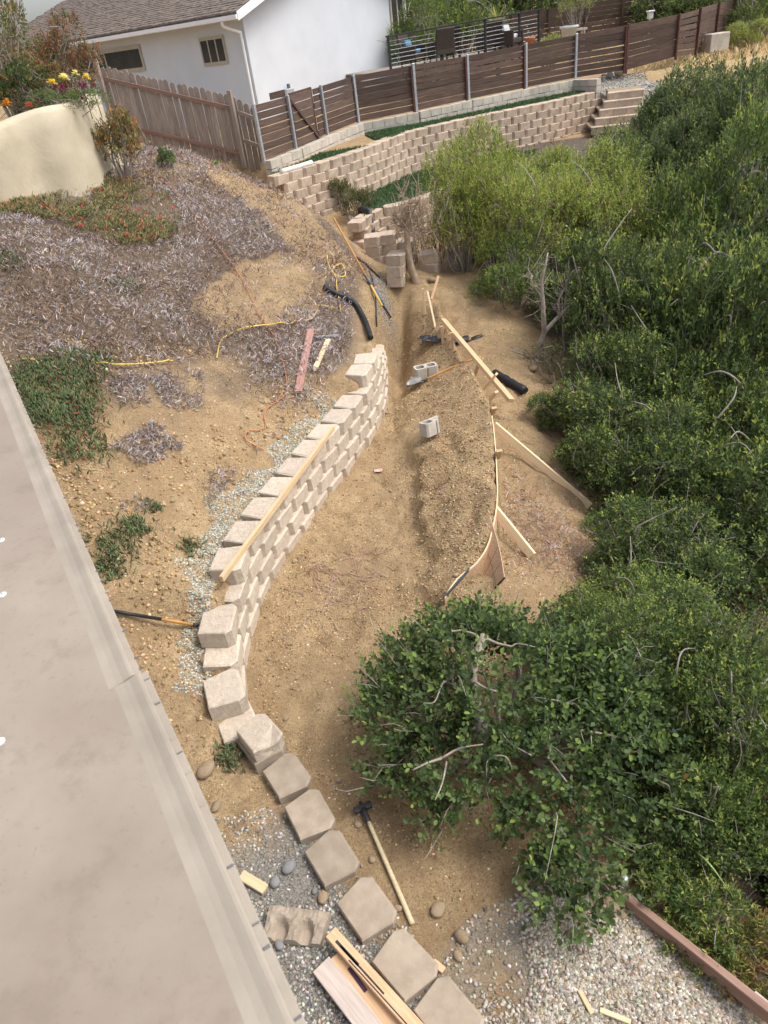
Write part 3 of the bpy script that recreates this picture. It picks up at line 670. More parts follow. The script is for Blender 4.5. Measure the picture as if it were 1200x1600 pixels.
# ---- cinder block wall below the fence
cw = tag(empty('cinder_block_wall', (FPW[3][0], FPW[3][1]-.2, 2.6)), 'low pale cinder block wall along the foot of the dark fence', 'wall')
cmu_me = box_mesh('block', .392, .19, .192, .006); cmu_me.materials.append(M['cmu'])
cap_me = box_mesh('cap', .392, .2, .05, .006); cap_me.materials.append(M['cmu'])
cp = [p+np.array([0, 0, -FH[i]-.02]) for i, p in enumerate(FPW[:8])]
E1 = at(941, 122, cp[7][2]); cp = cp+[E1]
for i in range(len(cp)-1):
    A, B = cp[i], cp[i+1]; v = B-A; L = np.linalg.norm(v[:2]); rz = math.atan2(v[1], v[0]); n_ = np.array([math.sin(rz), -math.cos(rz), 0])
    nb = max(1, round(L/.4)); st = L/nb
    for k in range(3):
        cells = [((j+.5)/nb, 1.) for j in range(nb)] if k % 2 == 0 else [(.25/nb, .5)]+[(j/nb, 1.) for j in range(1, nb)]+[(1-.25/nb, .5)]
        for t, f in cells:
            p = A+v*t+n_*.14; link('block', cmu_me, None, cw, Matrix.Translation(Vector((p[0], p[1], p[2]-.10-.2*k+(random.gauss(0, .003))))) @ Matrix.Rotation(rz, 4, 'Z') @ Matrix.Diagonal((st/.4*f, 1, 1, 1)))
# ---- artificial turf on the terraces
def turf(name, poly, label, z, dens=900):
    poly = np.array(poly); x0, y0 = poly.min(0); x1, y1 = poly.max(0); n = int((x1-x0)*(y1-y0)*dens)
    X = rng.uniform(x0, x1, n); Y = rng.uniform(y0, y1, n); k = in_poly(X, Y, poly); X, Y = X[k], Y[k]; n = len(X)
    d = np.c_[rng.normal(size=(n, 2))*.6, np.full(n, 1.)]
    tv = np.array([[0, -.012, 0], [0, .012, 0], [.06, 0, 0]]); 
    col = np.array([.045, .095, .042])*(1+.5*rng.random((n, 1)))+np.array([.03, .02, 0])*rng.random((n, 1))
    me = inst(name, tv, np.array([[0, 1, 2]]), np.c_[X, Y, np.full(n, z)], frames(d, rng.random(n)*6)*rng.uniform(.7, 1.4, n)[:, None, None], col)
    base = len(me.vertices)
    o = tag(link(name, me, M['turf']), label, 'turf', kind='stuff')
    bm = bmesh.new(); vs = [bm.verts.new((a, b, z)) for a, b in poly]; lo = [bm.verts.new((a, b, z-.02)) for a, b in poly]; bm.faces.new(vs); m_ = len(vs)
    for i in range(m_): bm.faces.new((vs[i], vs[(i+1) % m_], lo[(i+1) % m_], lo[i]))
    b_ = link('turf_backing', bm_mesh('turf_backing', bm), simple('turf_base', (.035, .075, .033), (.055, .105, .045), 40, .9, .4), o); return o
U = .36
q = lambda i, a=.36: (TW[i][0]-a*.5, TW[i][1]+a*.87)
turf('artificial_turf', [q(0, .5), q(1), q(2), q(3), tuple(at(578, 228, 2.66)[:2]), tuple(at(500, 240, 2.66)[:2]), tuple(at(470, 255, 2.66)[:2])], 'green artificial turf wedge below the dark gate', 2.665)
turf('artificial_turf', [tuple(at(*p, 2.66)[:2]) for p in [(612, 216), (640, 204), (700, 190), (760, 177), (850, 158), (930, 141), (938, 134), (850, 151), (760, 168), (690, 180), (640, 190), (570, 210), (585, 217)]], 'long narrow strip of green turf between cinder block wall and terrace wall', 2.668)
turf('artificial_turf', [tuple(p+np.array([.05, .36])) for p in LW]+[(TW[7][0]+.7, TW[7][1]-.5), (TW[6][0], TW[6][1]-.15), (TW[5][0], TW[5][1]-.15), (TW[4][0], TW[4][1]-.15), (TW[3][0], TW[3][1]-.2)], 'green artificial turf on the lower terrace at the foot of the long block wall', 1.665)

# ---- cedar picket fence
PK0, PK1 = aty(362, 150, 20.2), aty(158, 103, 21.3)
pick = tag(empty('picket_fence', (PK0[0], PK0[1], PK0[2]-1.6)), 'weathered grey cedar dog-ear fence with two red-brown rails', 'fence')
pv = PK1-PK0; pn = np.array([pv[1], -pv[0], 0]); pn /= np.linalg.norm(pn); pn = pn if pn[1] < 0 else -pn
prz = math.atan2(-pv[1], -pv[0])
def picket(wd, hh, th=.018):
    bm = bmesh.new(); e = wd*.28; pr = [(-wd/2, 0), (wd/2, 0), (wd/2, hh-e), (wd/2-e, hh), (-wd/2+e, hh), (-wd/2, hh-e)]
    a = [bm.verts.new((x, -th/2, z)) for x, z in pr]; b_ = [bm.verts.new((x, th/2, z)) for x, z in pr]
    bm.faces.new(a); bm.faces.new(b_[::-1])
    for i in range(6): bm.faces.new((a[i], b_[i], b_[(i+1) % 6], a[(i+1) % 6]))
    return bm_mesh('picket', bm)
PL = np.linalg.norm(pv[:2]); NP = int(PL/.146); pmesh = [picket(.138, h) for h in (1.62, 1.64, 1.60)]
for m_ in pmesh: m_.materials.append(M['picket'])
for j in range(NP+1):
    p = PK0+pv*(j/NP)-pn*.03
    link('picket', random.choice(pmesh), None, pick, Matrix.Translation(Vector((p[0], p[1], p[2]-1.62+random.gauss(0, .012)))) @ Matrix.Rotation(prz+random.gauss(0, .02), 4, 'Z') @ Matrix.Rotation(random.gauss(0, .008), 4, 'Y'))
for dz in (.27, 1.27): bar('rail', PK0+pn*.03-np.array([0, 0, dz]), PK1+pn*.03-np.array([0, 0, dz]), .04, .09, M['redwood'], pick)
for t, e in ((.0, .05), (1.02, .06)):
    p = PK0+pv*t+pn*.09; box('post', (p[0], p[1], p[2]-.78+e), (.1, .1, 1.72), M['picket'], pick, prz, .006)
p = PK0-pv/PL*.16; 
for j in range(3):
    p_ = PK0-pv/PL*(.17+.145*j)+np.array([0, .12*j, -.07*j]); link('picket', pmesh[0], None, pick, Matrix.Translation(Vector((p_[0], p_[1], p_[2]-1.66))) @ Matrix.Rotation(prz, 4, 'Z'))
for dz in (.33, .95): bar('rail', PK0-pv/PL*.1+pn*.02-np.array([0, 0, dz]), PK0-pv/PL*.5+pn*.02-np.array([0, 0, dz+.05]), .04, .09, M['picket'], pick)

# ---- curved cream stucco wall
def stucco_wall():
    base = [at(-130, 318, 3.62), at(-60, 312, 3.6), at(0, 305, 3.58), at(60, 296, 3.5), at(110, 288, 3.47), at(145, 276, 3.47), at(166, 262, 3.47)]
    top = [aty(-130, 236, base[0][1]), aty(-60, 218, base[1][1]), aty(0, 198, base[2][1]), aty(60, 178, base[3][1]), aty(110, 164, base[4][1]), aty(143, 154, base[5][1]), aty(160, 147, base[6][1])]
    P = [np.array([b[0], b[1], t[2]]) for b, t in zip(base, top)]
    e = P[-1]; P += [e+np.array([.05, .35, .0]), e+np.array([-.12, .8, .0]), e+np.array([-.55, 1.5, .02]), e+np.array([-1.1, 2.2, .05])]
    P = smooth_path(P, 6); n = len(P); T = np.gradient(P[:, :2], axis=0); T /= np.linalg.norm(T, axis=1, keepdims=True); N = np.c_[T[:, 1], -T[:, 0]]
    prof = [(.15, -2.2), (.15, -.9), (.155, -.35), (.15, -.08), (.12, -.02), (.06, .01), (-.04, .01), (-.11, -.02), (-.14, -.08), (-.14, -2.2)]
    V, F = [], []
    for i in range(n):
        for k, (o, z) in enumerate(prof):
            wob = .02*math.sin(P[i][0]*3+z*4)+.012*math.sin(P[i][1]*7-z*5); V.append((P[i][0]+N[i][0]*(o+wob), P[i][1]+N[i][1]*(o+wob), P[i][2]+z+.02*math.sin(i*.35)))
    m = len(prof)
    for i in range(n-1):
        for k in range(m-1): F.append((i*m+k, (i+1)*m+k, (i+1)*m+k+1, i*m+k+1))
    F.append(tuple(range(m))); F.append(tuple((n-1)*m+k for k in range(m))[::-1])
    V = np.array(V); c = np.array([P[10][0], P[10][1], 3.4])
    return tag(link('stucco_wall', faces_mesh('stucco_wall', V-c, F), M['stucco'], None, Matrix.Translation(Vector(c))), 'curved cream stucco garden wall with rounded top, flowers above it', 'wall'), P
stw, STP = stucco_wall()
bm = bmesh.new(); back = [(p[0]-.0, p[1]+.05, p[2]-.22) for p in STP]+[(-9.5, 22, STP[-1][2]-.1), (-16, 20, STP[0][2]-.1)]
vs = [bm.verts.new(p) for p in back]; bm.faces.new(vs); lo = [bm.verts.new((p[0], p[1], 2.2)) for p in back]
for i in range(len(vs)): bm.faces.new((vs[i], vs[(i+1) % len(vs)], lo[(i+1) % len(vs)], lo[i]))
tag(link('planting_bed', bm_mesh('planting_bed', bm), M['soil']), 'raised soil bed behind the cream stucco wall', 'bed', kind='structure')

# ---- beige patio roof beside the viewpoint
RZ = 4.0
RA = [at(-60, 410, RZ), at(0, 548, RZ), at(218, 1045, RZ)]; RB = [at(226, 1040, RZ), at(480, 1600, RZ), at(560, 1778, RZ)]
e0, e1 = RA[0], RB[2]; rd = (e1-e0); rd /= np.linalg.norm(rd); rn = np.array([rd[1], -rd[0], 0]); rn = rn if rn[0] < 0 else -rn
proof = tag(empty('patio_roof', tuple(e0+rn*1.5-np.array([0, 0, RZ]))), 'smooth beige patio roof with drip edge and caulked screws', 'roof')
def slab(name, pts, z0, z1, mat, parent, bev=.0):
    bm = bmesh.new(); c = np.mean([p[:2] for p in pts], axis=0)
    a = [bm.verts.new((p[0]-c[0], p[1]-c[1], z1-z0)) for p in pts]; b_ = [bm.verts.new((p[0]-c[0], p[1]-c[1], 0)) for p in pts]; n = len(a)
    bm.faces.new(a); bm.faces.new(b_[::-1])
    for i in range(n): bm.faces.new((a[i], b_[i], b_[(i+1) % n], a[(i+1) % n]))
    if bev: bmesh.ops.bevel(bm, geom=[e for e in bm.edges], offset=bev, segments=2, affect='EDGES')
    return link(name, bm_mesh(name, bm), mat, parent, Matrix.Translation(Vector((c[0], c[1], z0))))
d0 = RA[0]-rd*2.5; d1 = RA[2]; d2 = RB[0]; d3 = RB[2]+rd*.5
lip = .012
slab('panel', [d0+rn*.04, d3+rn*.04, d3+rn*4.2, d0+rn*4.2], RZ-.06, RZ-.018, M['roofpanel'], proof)
for a, b, off in ((d0, d1, 0), (d2+rd*.004, d3, 0.0)):
    w_ = .03 if off == 0 else .03
    # rounded rib, then the stepped outer edge of the drip flashing
    P_ = np.linspace(0, 1, 12)[:, None]*(b-a)+a
    V, F = [], []
    prof = [(.10, -.0185), (.06, -.0175), (.045, -.015), (.034, -.011), (.026, -.0085), (.020, -.0085), (.0155, -.0105), (.0145, -.0145), (.0025, -.0148), (0, -.017), (0, -.05), (.03, -.055)]
    for p in P_:
        for (o, z) in prof: q_ = p+rn*o; V.append((q_[0], q_[1], RZ+z))
    m = len(prof)
    for i in range(11):
        for k in range(m-1): F.append((i*m+k, (i+1)*m+k, (i+1)*m+k+1, i*m+k+1))
    F.append(tuple(range(m))); F.append(tuple(11*m+k for k in range(m)))
    V = np.array(V); link('drip_edge', faces_mesh('drip_edge', V-a, F, False), M['rooftrim'], proof, Matrix.Translation(Vector(a)))
lap = box_mesh('joint_lap', .02, .03, .006, .002)
L_ = np.linalg.norm(d3-d0); s_ = 1.0; 
while s_ < L_:
    p = d0+rd*s_+rn*.0075; 
    link('joint_mark', box_mesh('joint_mark', .0035+.003*random.random(), .0125, .003, .001), M['rubber_grey'] if random.random() < .55 else M['rooftrim'], proof, Matrix.Translation(Vector((p[0], p[1], RZ-.0142))) @ Matrix.Rotation(math.atan2(rd[1], rd[0]), 4, 'Z'))
    s_ += random.choice([.045, .06, .09, .12, .15])
for a, b in ((2, 845), (4, 930), (0, 1160)):
    p = at(a, b, RZ-.018); sc = lathe('screw', [(.011, 0), (.012, .003), (.007, .005)] if a < 90 else [(.006, 0), (.007, .002), (.003, .003)], M['caulk'] if a < 90 else M['rubber_grey'], proof, 14, (p[0], p[1], RZ-.018))
    if a < 90: lathe('screw_head', [(.004, .005), (.004, .0065), (.002, .0068)], M['galv'], sc, 8, (p[0], p[1], RZ-.018))
for t in (.5, 2.2, 4.0):
    p = d0+rd*t+rn*2.2; gz_ = h1(p[0], p[1]); box('support_post', (p[0], p[1], (RZ-.06+gz_)/2-.1), (.09, .09, RZ-.06-gz_+.2), M['rooftrim'], proof, 0, .004)
# ================================================================== LOOSE BLOCKS, TIMBER, TOOLS, PIPES
V3 = Vector
def up(p, dz): return np.array([p[0], p[1], p[2]+dz])
def lay(name, pa, pb, wd, th, mat, label, cat='board', group=None, lift=.0, point=0, upv=(0, 0, 1)):
    """a timber lying on the ground between two sighted points"""
    a, b = on(*pa), on(*pb); k = th/2+.012+lift
    return tag(bar(name, up(a, k), up(b, k), wd, th, M[mat], None, upv, point=point), label, cat, group)
# ---- levelling board on the wall
La, Lb = wp(sy(5.62)), wp(sy(9.1)); ztop = TOPZ+.8-.004
def onwall(y, z, back): s = sy(y); p = wp(s); a = wp.ang(s); return np.array([p[0]-math.sin(a)*back, p[1]+math.cos(a)*back, z])
lev = [onwall(5.72, ztop+.034, .10), onwall(9.3, ztop+.034, .02)]
lev[0] = up(at(346, 905, ztop+.03), 0); lev[1] = up(at(521, 668, ztop+.03), 0)
tag(bar('levelling_board', lev[0], lev[1], .04, .072, M['lumber'], None), 'long straight pine board lying on edge along the top of the block wall', 'board')
# ---- near lumber pile
g0 = .03
def near(pa, pb, z, wd, th, mat, label, up_=(0, 0, 1), cat='plank'):
    return tag(bar('plank', at(*pa, z), at(*pb, z), wd, th, M[mat], None, up_), label, cat, 'planks dropped on the gravel')
near((502, 1508), (620, 1660), .05, .14, .038, 'lumber_grey', 'whitish weathered plank lying on gravel at the edge of the lumber pile')
near((528, 1490), (650, 1650), .045, .12, .036, 'lumber_orange', 'orange plank with a purple stain between two other planks')
near((517, 1458), (680, 1640), .105, .09, .045, 'lumber_orange', 'thick dark-streaked plank on top of the near lumber pile')
p_ = at(556, 1527, .0655)
stain = bpy.data.objects[[o.name for o in bpy.data.objects if o.get('label', '').startswith('orange plank with')][0]]
bar('stain', at(545, 1512, .0645), at(572, 1549, .0645), .028, .002, M['purple'], stain)
top_pl = bpy.data.objects[[o.name for o in bpy.data.objects if o.get('label', '').startswith('thick dark-streaked')][0]]
for (a, b, w_) in (((532, 1478), (600, 1553), .012), ((545, 1500), (640, 1605), .008), ((525, 1470), (560, 1508), .02)):
    bar('grain_streak', at(*a, .1285), at(*b, .1285), w_, .0015, M['steel'], top_pl)
lay('wood_offcut', (378, 1370), (416, 1393), .075, .03, 'lumber', 'short pale pine offcut beside the grey river stone', 'offcut')
lay('wood_offcut', (677, 1505), (694, 1519), .045, .02, 'lumber_orange', 'tiny reddish wood chip beside the end blocks', 'offcut')
lay('wood_offcut', (905, 1549), (925, 1586), .03, .016, 'lumber', 'thin pine strip on pale gravel, pointing at the block row', 'offcut')
lay('wood_offcut', (937, 1580), (985, 1599), .03, .016, 'lumber_pale', 'second thin pine strip on pale gravel, beside the first strip', 'offcut')
# ---- fragment of a two-core block on the gravel
def bmo(name, bm, mat, label=None, cat=None, mw=None, parent=None, group=None):
    o = link(name, bm_mesh(name, bm), M[mat], parent, mw); return tag(o, label, cat, group)
def half_block():
    bm = bmesh.new(); nxx, nyy = 28, 12; L, W_, Hh = .40, .19, .15
    g = [[None]*(nyy+1) for _ in range(nxx+1)]
    for i in range(nxx+1):
        for j in range(nyy+1):
            x = (i/nxx-.5)*L; y = (j/nyy-.5)*W_; z = Hh*(.55+.35*(j/nyy))+.02*float(vnoise(i*.45, j*.45, 1))+.012*float(vnoise(i*1.1, j*1.1, 2))
            for cx in (-.095, .085):
                d = math.hypot((x-cx)/.06, (y+.045)/.085)
                if d < 1: z -= .11*(1-d**3)
            g[i][j] = bm.verts.new((x+(.03 if i == nxx else 0)*(j/nyy), y, max(z, .02)))
    for i in range(nxx):
        for j in range(nyy): bm.faces.new((g[i][j], g[i+1][j], g[i+1][j+1], g[i][j+1]))
    ext = bmesh.ops.extrude_face_region(bm, geom=list(bm.faces)); 
    for v in ext['geom']:
        if isinstance(v, bmesh.types.BMVert): v.co.z = 0
    return bm
p = on(463, 1453)
bmo('concrete_fragment', half_block(), 'block_grey', 'broken brown concrete block fragment with two scooped hollows on gravel', 'block', Matrix.Translation(V3(up(p, .0))) @ Matrix.Rotation(math.radians(-14), 4, 'Z') @ Matrix.Diagonal((1.05, 1.05, .8, 1)))
# ---- cinder blocks in the trench
def cinder(cores=2, L=.39, W_=.19, Hh=.19, open_end=False):
    bm = bmesh.new(); th = .033; n = 20
    def prism(poly, z0, z1):
        a = [bm.verts.new((x, y, z0)) for x, y in poly]; b = [bm.verts.new((x, y, z1)) for x, y in poly]
        bm.faces.new(a[::-1]); bm.faces.new(b)
        for i in range(len(a)): bm.faces.new((a[i], a[(i+1) % len(a)], b[(i+1) % len(a)], b[i]))
    # outer shell with rounded cores: build each half-cell as quads between outer rectangle and core ellipse
    xs = [-L/2, 0, L/2]
    for c in range(2):
        x0, x1 = xs[c], xs[c+1]; cx = (x0+x1)/2; rx = (x1-x0)/2-th*.8; ry = W_/2-th
        if open_end and c == 1:
            prism([(x0, -W_/2), (x0+.035, -W_/2), (x0+.035, W_/2), (x0, W_/2)], 0, Hh)
            prism([(x0+.035, W_/2-.04), (x1-.02, W_/2-.035), (x1-.02, W_/2), (x0+.035, W_/2)], 0, Hh); continue
        m = 24; out = []; inn = []
        for k in range(m):
            a = 2*math.pi*k/m+math.pi/m; ca, sa = math.cos(a), math.sin(a)
            s = min((x1-x0)/2/max(abs(ca), 1e-6), W_/2/max(abs(sa), 1e-6)); out.append((cx+ca*s, sa*s))
            e = 4; q = (abs(ca/rx)**e+abs(sa/ry)**e)**(-1/e); inn.append((cx+ca*q, sa*q))
        vo0 = [bm.verts.new((x, y, 0)) for x, y in out]; vo1 = [bm.verts.new((x, y, Hh)) for x, y in out]; vi0 = [bm.verts.new((x, y, 0)) for x, y in inn]; vi1 = [bm.verts.new((x, y, Hh)) for x, y in inn]
        for k in range(m):
            j = (k+1) % m
            bm.faces.new((vo0[k], vo0[j], vo1[j], vo1[k])); bm.faces.new((vi0[j], vi0[k], vi1[k], vi1[j])); bm.faces.new((vo1[k], vo1[j], vi1[j], vi1[k])); bm.faces.new((vo0[j], vo0[k], vi0[k], vi0[j]))
    return bm
p = on(666, 588)
bmo('cinder_block', cinder(), 'cmu', 'whole grey two-core cinder block standing in the trench beside a shovel', 'block', Matrix.Translation(V3(up(p, .0))) @ Matrix.Rotation(math.radians(12), 4, 'Z'))
p = on(678, 678)
bmo('cinder_block', cinder(open_end=True), 'cmu', 'broken open-ended cinder block lying tilted in the trench', 'block', Matrix.Translation(V3(up(p, .02))) @ Matrix.Rotation(math.radians(38), 4, 'Z') @ Matrix.Rotation(math.radians(-10), 4, 'X') @ Matrix.Rotation(math.radians(6), 4, 'Y'))
# ---- stack of loose wall blocks at the trench end
def loose(px, py, z, rz, lab, y=None):
    p = at(px, py, z) if y is None else aty(px, py, y)
    return tag(place('wall_block', random.choice(BLKF), None, (p[0], p[1], p[2]-.196), rz), lab, 'block', 'loose wall blocks stacked at the trench end')
ORD = ['bottom loose wall block', 'second loose wall block up', 'third loose wall block up', 'top loose wall block']
sp = at(600, 362, 1.62); gz0 = .82
for c, (ox, oy) in enumerate([(-.1, 0), (.24, .03), (.62, .12)]):
    for k in range(4 if c < 2 else 3):
        zz = gz0+.2*k; 
        tag(place('wall_block', random.choice(BLKF), None, (sp[0]+ox+random.gauss(0, .012), sp[1]+oy-.15+random.gauss(0, .012), zz), 1.45+random.gauss(0, .06)),
            ORD[k if k < (3 if c < 2 else 2) else 3]+[' in the column beside the black drain pipe', ' in the middle column against the lower terrace wall', ' in the column behind the bare twiggy shrub'][c], 'block', 'loose wall blocks stacked against the lower terrace wall')
sq = on(642, 436)
for k in range(3):
    tag(place('wall_block', random.choice(BLKF), None, (sq[0]-.12+.02*k, sq[1]-.12+random.gauss(0, .015), sq[2]-.04+.2*k), 1.3+random.gauss(0, .08)), ORD[[0, 1, 3][k]]+' in the short column beside the bare shrub trunk', 'block', 'loose wall blocks in the short column')
sq2 = on(668, 425)
for k in range(2):
    tag(place('wall_block', random.choice(BLKF), None, (sq2[0]+.05*k, sq2[1], sq2[2]-.04+.2*k), -.5+.4*k), ORD[[0, 3][k]]+' of the pair half hidden under the light green bush', 'block', 'loose wall blocks under the bush')

# ---- form boards holding the spoil heap
fp = Path(smooth_path([(a, b, 0) for a, b in FORM], 5))
def fz(y): return float(np.interp(y, [5.4, 5.8, 6.3, 7, 8, 9, 9.6], [.27, .34, .42, .48, .50, .50, .48]))
def sheet(name, P, ztop, zbot, th, mat, label, cat='sheet'):
    P = np.asarray(P, float); n = len(P); T = np.gradient(P, axis=0); T /= np.linalg.norm(T, axis=1, keepdims=True); N = np.c_[T[:, 1], -T[:, 0]]
    V, F = [], []
    for i in range(n):
        for o, z in ((0, zbot[i]), (th, zbot[i]), (th, ztop[i]), (0, ztop[i])): V.append((P[i][0]+N[i][0]*o, P[i][1]+N[i][1]*o, z))
    for i in range(n-1):
        for k in range(4): F.append((i*4+k, (i+1)*4+k, (i+1)*4+(k+1) % 4, i*4+(k+1) % 4))
    F += [(0, 1, 2, 3), tuple((n-1)*4+k for k in (3, 2, 1, 0))]
    V = np.array(V); c = V.mean(0); c[2] = min(zbot); o = link(name, faces_mesh(name, V-c, F, False), M[mat], None, Matrix.Translation(V3(c))); return tag(o, label, cat)
s0, s1 = float(np.interp(5.5, fp.P[:, 1], fp.s)), float(np.interp(8.9, fp.P[:, 1], fp.s))
P1 = np.array([fp(s) for s in np.linspace(s0, s1, 40)]); zt = np.array([fz(y) for y in P1[:, 1]])
b1 = sheet('form_board', P1, zt, zt-np.linspace(.12, .55, 40), .012, 'osb', 'long bent strand-board form sheet holding the edge of the dirt heap', 'form board')
te = sheet('top_edge', P1+np.array([-.001, 0]), zt+.004, zt-.014, .015, 'lumber_pale', None, None); te.parent = b1; te.matrix_parent_inverse = mworld(b1).inverted()
dk = simple('painted_sheet_end', (.03, .045, .06), (.06, .08, .10), 9, .5, .1)
bar('sealed_edge', np.array([*P1[0], zt[0]-.006]), np.array([*P1[5], zt[5]-.006]), .018, .03, dk, b1)
A2, B2 = at(766, 806, .47), at(789, 902, .42)
A2b, B2b = at(740, 884, .16), at(761, 932, .10); A2b = A2b+(A2b-A2)*.25; B2b = B2b+(B2b-B2)*.25
NU, NV = 10, 6; nrm = np.cross(B2-A2, A2b-A2); nrm /= np.linalg.norm(nrm)
def sh(u, v): p = (A2+(B2-A2)*u)*(1-v)+(A2b+(B2b-A2b)*u)*v; return p+nrm*.03*math.sin(u*math.pi)
V = [sh(i/NU, j/NV) for i in range(NU+1) for j in range(NV+1)]; n0 = len(V); V += [p-nrm*.012 for p in V]; F = []
for i in range(NU):
    for j in range(NV): q0 = i*(NV+1)+j; F.append((q0, q0+NV+1, q0+NV+2, q0+1)); F.append((n0+q0+1, n0+q0+NV+2, n0+q0+NV+1, n0+q0))
ring = [i*(NV+1) for i in range(NU+1)]+[NU*(NV+1)+j for j in range(1, NV+1)]+[i*(NV+1)+NV for i in range(NU-1, -1, -1)]+[j for j in range(NV-1, 0, -1)]
for a_, b_ in zip(ring, ring[1:]+ring[:1]): F.append((a_, b_, n0+b_, n0+a_))
V = np.array(V); b2 = tag(link('form_board', faces_mesh('form_board', V-A2b, F, False), M['osb'], None, Matrix.Translation(V3(A2b))), 'strand-board sheet with a printed grid flaring outward at the near end of the dirt heap', 'form board')
sgn = 1 if nrm@(np.array([0, 0, CAM_H])-A2) > 0 else -1
off = nrm*(.0015 if sgn > 0 else -.0135)
for v_ in (.36, .72):
    for i in range(5): bar('grid_line', sh(i/5, v_)+off, sh((i+1)/5, v_)+off, .0035, .002, M['fencepost'], b2, up=tuple(nrm))
for u_ in (.25, .5, .75): bar('grid_line', sh(u_, .01)+off, sh(u_, .95)+off, .0035, .002, M['fencepost'], b2, up=tuple(nrm))
bar('sealed_edge', sh(1, 0), sh(1, 1), .016, .02, dk, b2, up=tuple(nrm))
G_ST = 'stakes bracing the form boards'
def post(name, a, b, wd, th, mat, label, cat='stake', group=None, point=0): return tag(bar(name, a, b, wd, th, M[mat], None, (0.2, 1, 0) if abs(b[2]-a[2]) > .3 else (0, 0, 1), point=point), label, cat, group)
# braces: long pale brace and shorter one
a = at(772, 664, .42); b = on(922, 796); post('brace', a, up(b, .05), .10, .045, 'lumber_pale', 'long pale timber brace propping the form board from the slope below', 'brace')
a = at(770, 792, .40); b = on(832, 872); post('brace', a, up(b, .03), .10, .045, 'lumber_pale', 'shorter pale timber brace propping the form board near the flared sheet', 'brace')
bar('sealed_edge', P1[20].tolist()+[.3], P1[21].tolist()+[.3], .01, .01, M['lumber'], b1)
# waler along the top of the far form
wa, wb = at(692, 500, .82), at(799, 626, .40)
post('waler', wa, wb, .06, .10, 'lumber_orange', 'long orange-toned waler board sloping along the far stakes', 'board')
for (x, y, z, h, lean, lab) in [(691, 520, .70, .62, .0, 'orange stake at the upper end of the long waler board'), (706, 530, .66, .55, .05, 'second orange stake under the upper half of the waler board')]:
    a = at(x, y, z); post('stake', up(a, -h*.5), up(a, .12), .05, .035, 'lumber_orange', lab, 'stake', G_ST)
for (p0, p1, lab) in [((742, 588), (753, 558), 'short orange stake crossing the middle of the waler board'), ((757, 607), (776, 584), 'flat pine stake crossing the waler board beside the black pipe'), ((759, 632), (776, 612), 'small pine stake below the lower end of the waler board'), ((764, 650), (772, 637), 'orange stake stub at the top of the long pale brace'), ((776, 716), (780, 704), 'short pale stake stub behind the long form sheet')]:
    a = at(*p0, .35); b = at(*p1, .62); post('stake', a, b, .075, .035, 'lumber_orange' if 'orange' in lab else 'lumber', lab, 'stake', G_ST)
for (px, p2, lab) in [((768, 690), (765, 648), 'thin upright pine strip doubled behind the form sheet')]:
    post('stake', at(*px, .42), at(*p2, .50), .03, .05, 'lumber_pale', lab, 'stake', G_ST)
a, b = at(668, 455, 1.15), at(686, 538, .40); post('form_strip', a, b, .02, .09, 'lumber_pale', 'thin pale bowed board standing on edge at the far heap', 'board')
a = on(664, 492); post('stake', a, up(a, .50), .045, .03, 'lumber_pale', 'pale pine stake standing beside the bowed board', 'stake', G_ST)
a = on(674, 468); b = aty(685, 431, a[1]+.25); post('stake', a, b, .05, .04, 'lumber_orange', 'leaning orange stake under the edge of the light green bush', 'stake', G_ST)
# black plastic sheet scraps
def crumple(name, px, py, w_, d_, mat, label, cat, hh=.05, rz=0):
    bm = bmesh.new(); bmesh.ops.create_grid(bm, x_segments=14, y_segments=10, size=.5)
    for v in bm.verts: v.co = V3((v.co.x*w_*(1+.15*math.sin(v.co.y*9)), v.co.y*d_*(1+.2*math.sin(v.co.x*8)), hh*(.5+.5*math.sin(v.co.x*11+1)*math.cos(v.co.y*9))))
    p = on(px, py); o = link(name, bm_mesh(name, bm, True), M[mat], None, Matrix.Translation(V3(up(p, .01))) @ Matrix.Rotation(rz, 4, 'Z'))
    so = o.modifiers.new('thick', 'SOLIDIFY'); so.thickness = .004; return tag(o, label, cat)
crumple('plastic_sheet', 676, 532, .45, .35, 'black_sheet', 'crumpled black plastic sheet half buried at the left of the bowed board', 'sheeting', .07)
crumple('plastic_sheet', 722, 532, .8, .3, 'black_sheet', 'black plastic sheet lying behind the orange stakes', 'sheeting', .06, .3)
# ---- shovel
a, b = on(660, 600), on(752, 583); _t = np.linspace(.1, 1, 12)[:, None]; _l = a+(b-a)*_t; _e = float(np.max(hfun(_l[:, 0], _l[:, 1])-_l[:, 2])); a = up(a, .05); b = up(b, .04+max(_e, 0))
sh = tag(empty('shovel', tuple(a)), 'shovel with steel blade and wooden handle lying across the dirt heap', 'shovel')
tube('handle', [a, (a+b)/2+np.array([0, 0, .02]), b], .019, M['handle_b'], sh, 8, 3)
bm = bmesh.new(); bmesh.ops.create_grid(bm, x_segments=8, y_segments=6, size=.5)
for v in bm.verts:
    t = .5-v.co.x; wd = .24*(1 if t < .6 else 1-.8*((t-.6)/.4)**2); v.co = V3((v.co.x*.28, v.co.y*wd, .05*(v.co.y*2)**2+.02*math.sin(t*3)))
m_, _ = bar_matrix(a, b); m_.translation = V3(a-(b-a)/np.linalg.norm(b-a)*.13)
bl = link('blade', bm_mesh('blade', bm, True), M['bladesteel'], sh, m_); bl.modifiers.new('t', 'SOLIDIFY').thickness = .004
tube('socket', [a-(b-a)*.06, a+(b-a)*.09], [.016, .024], M['steel'], sh, 8, 0)
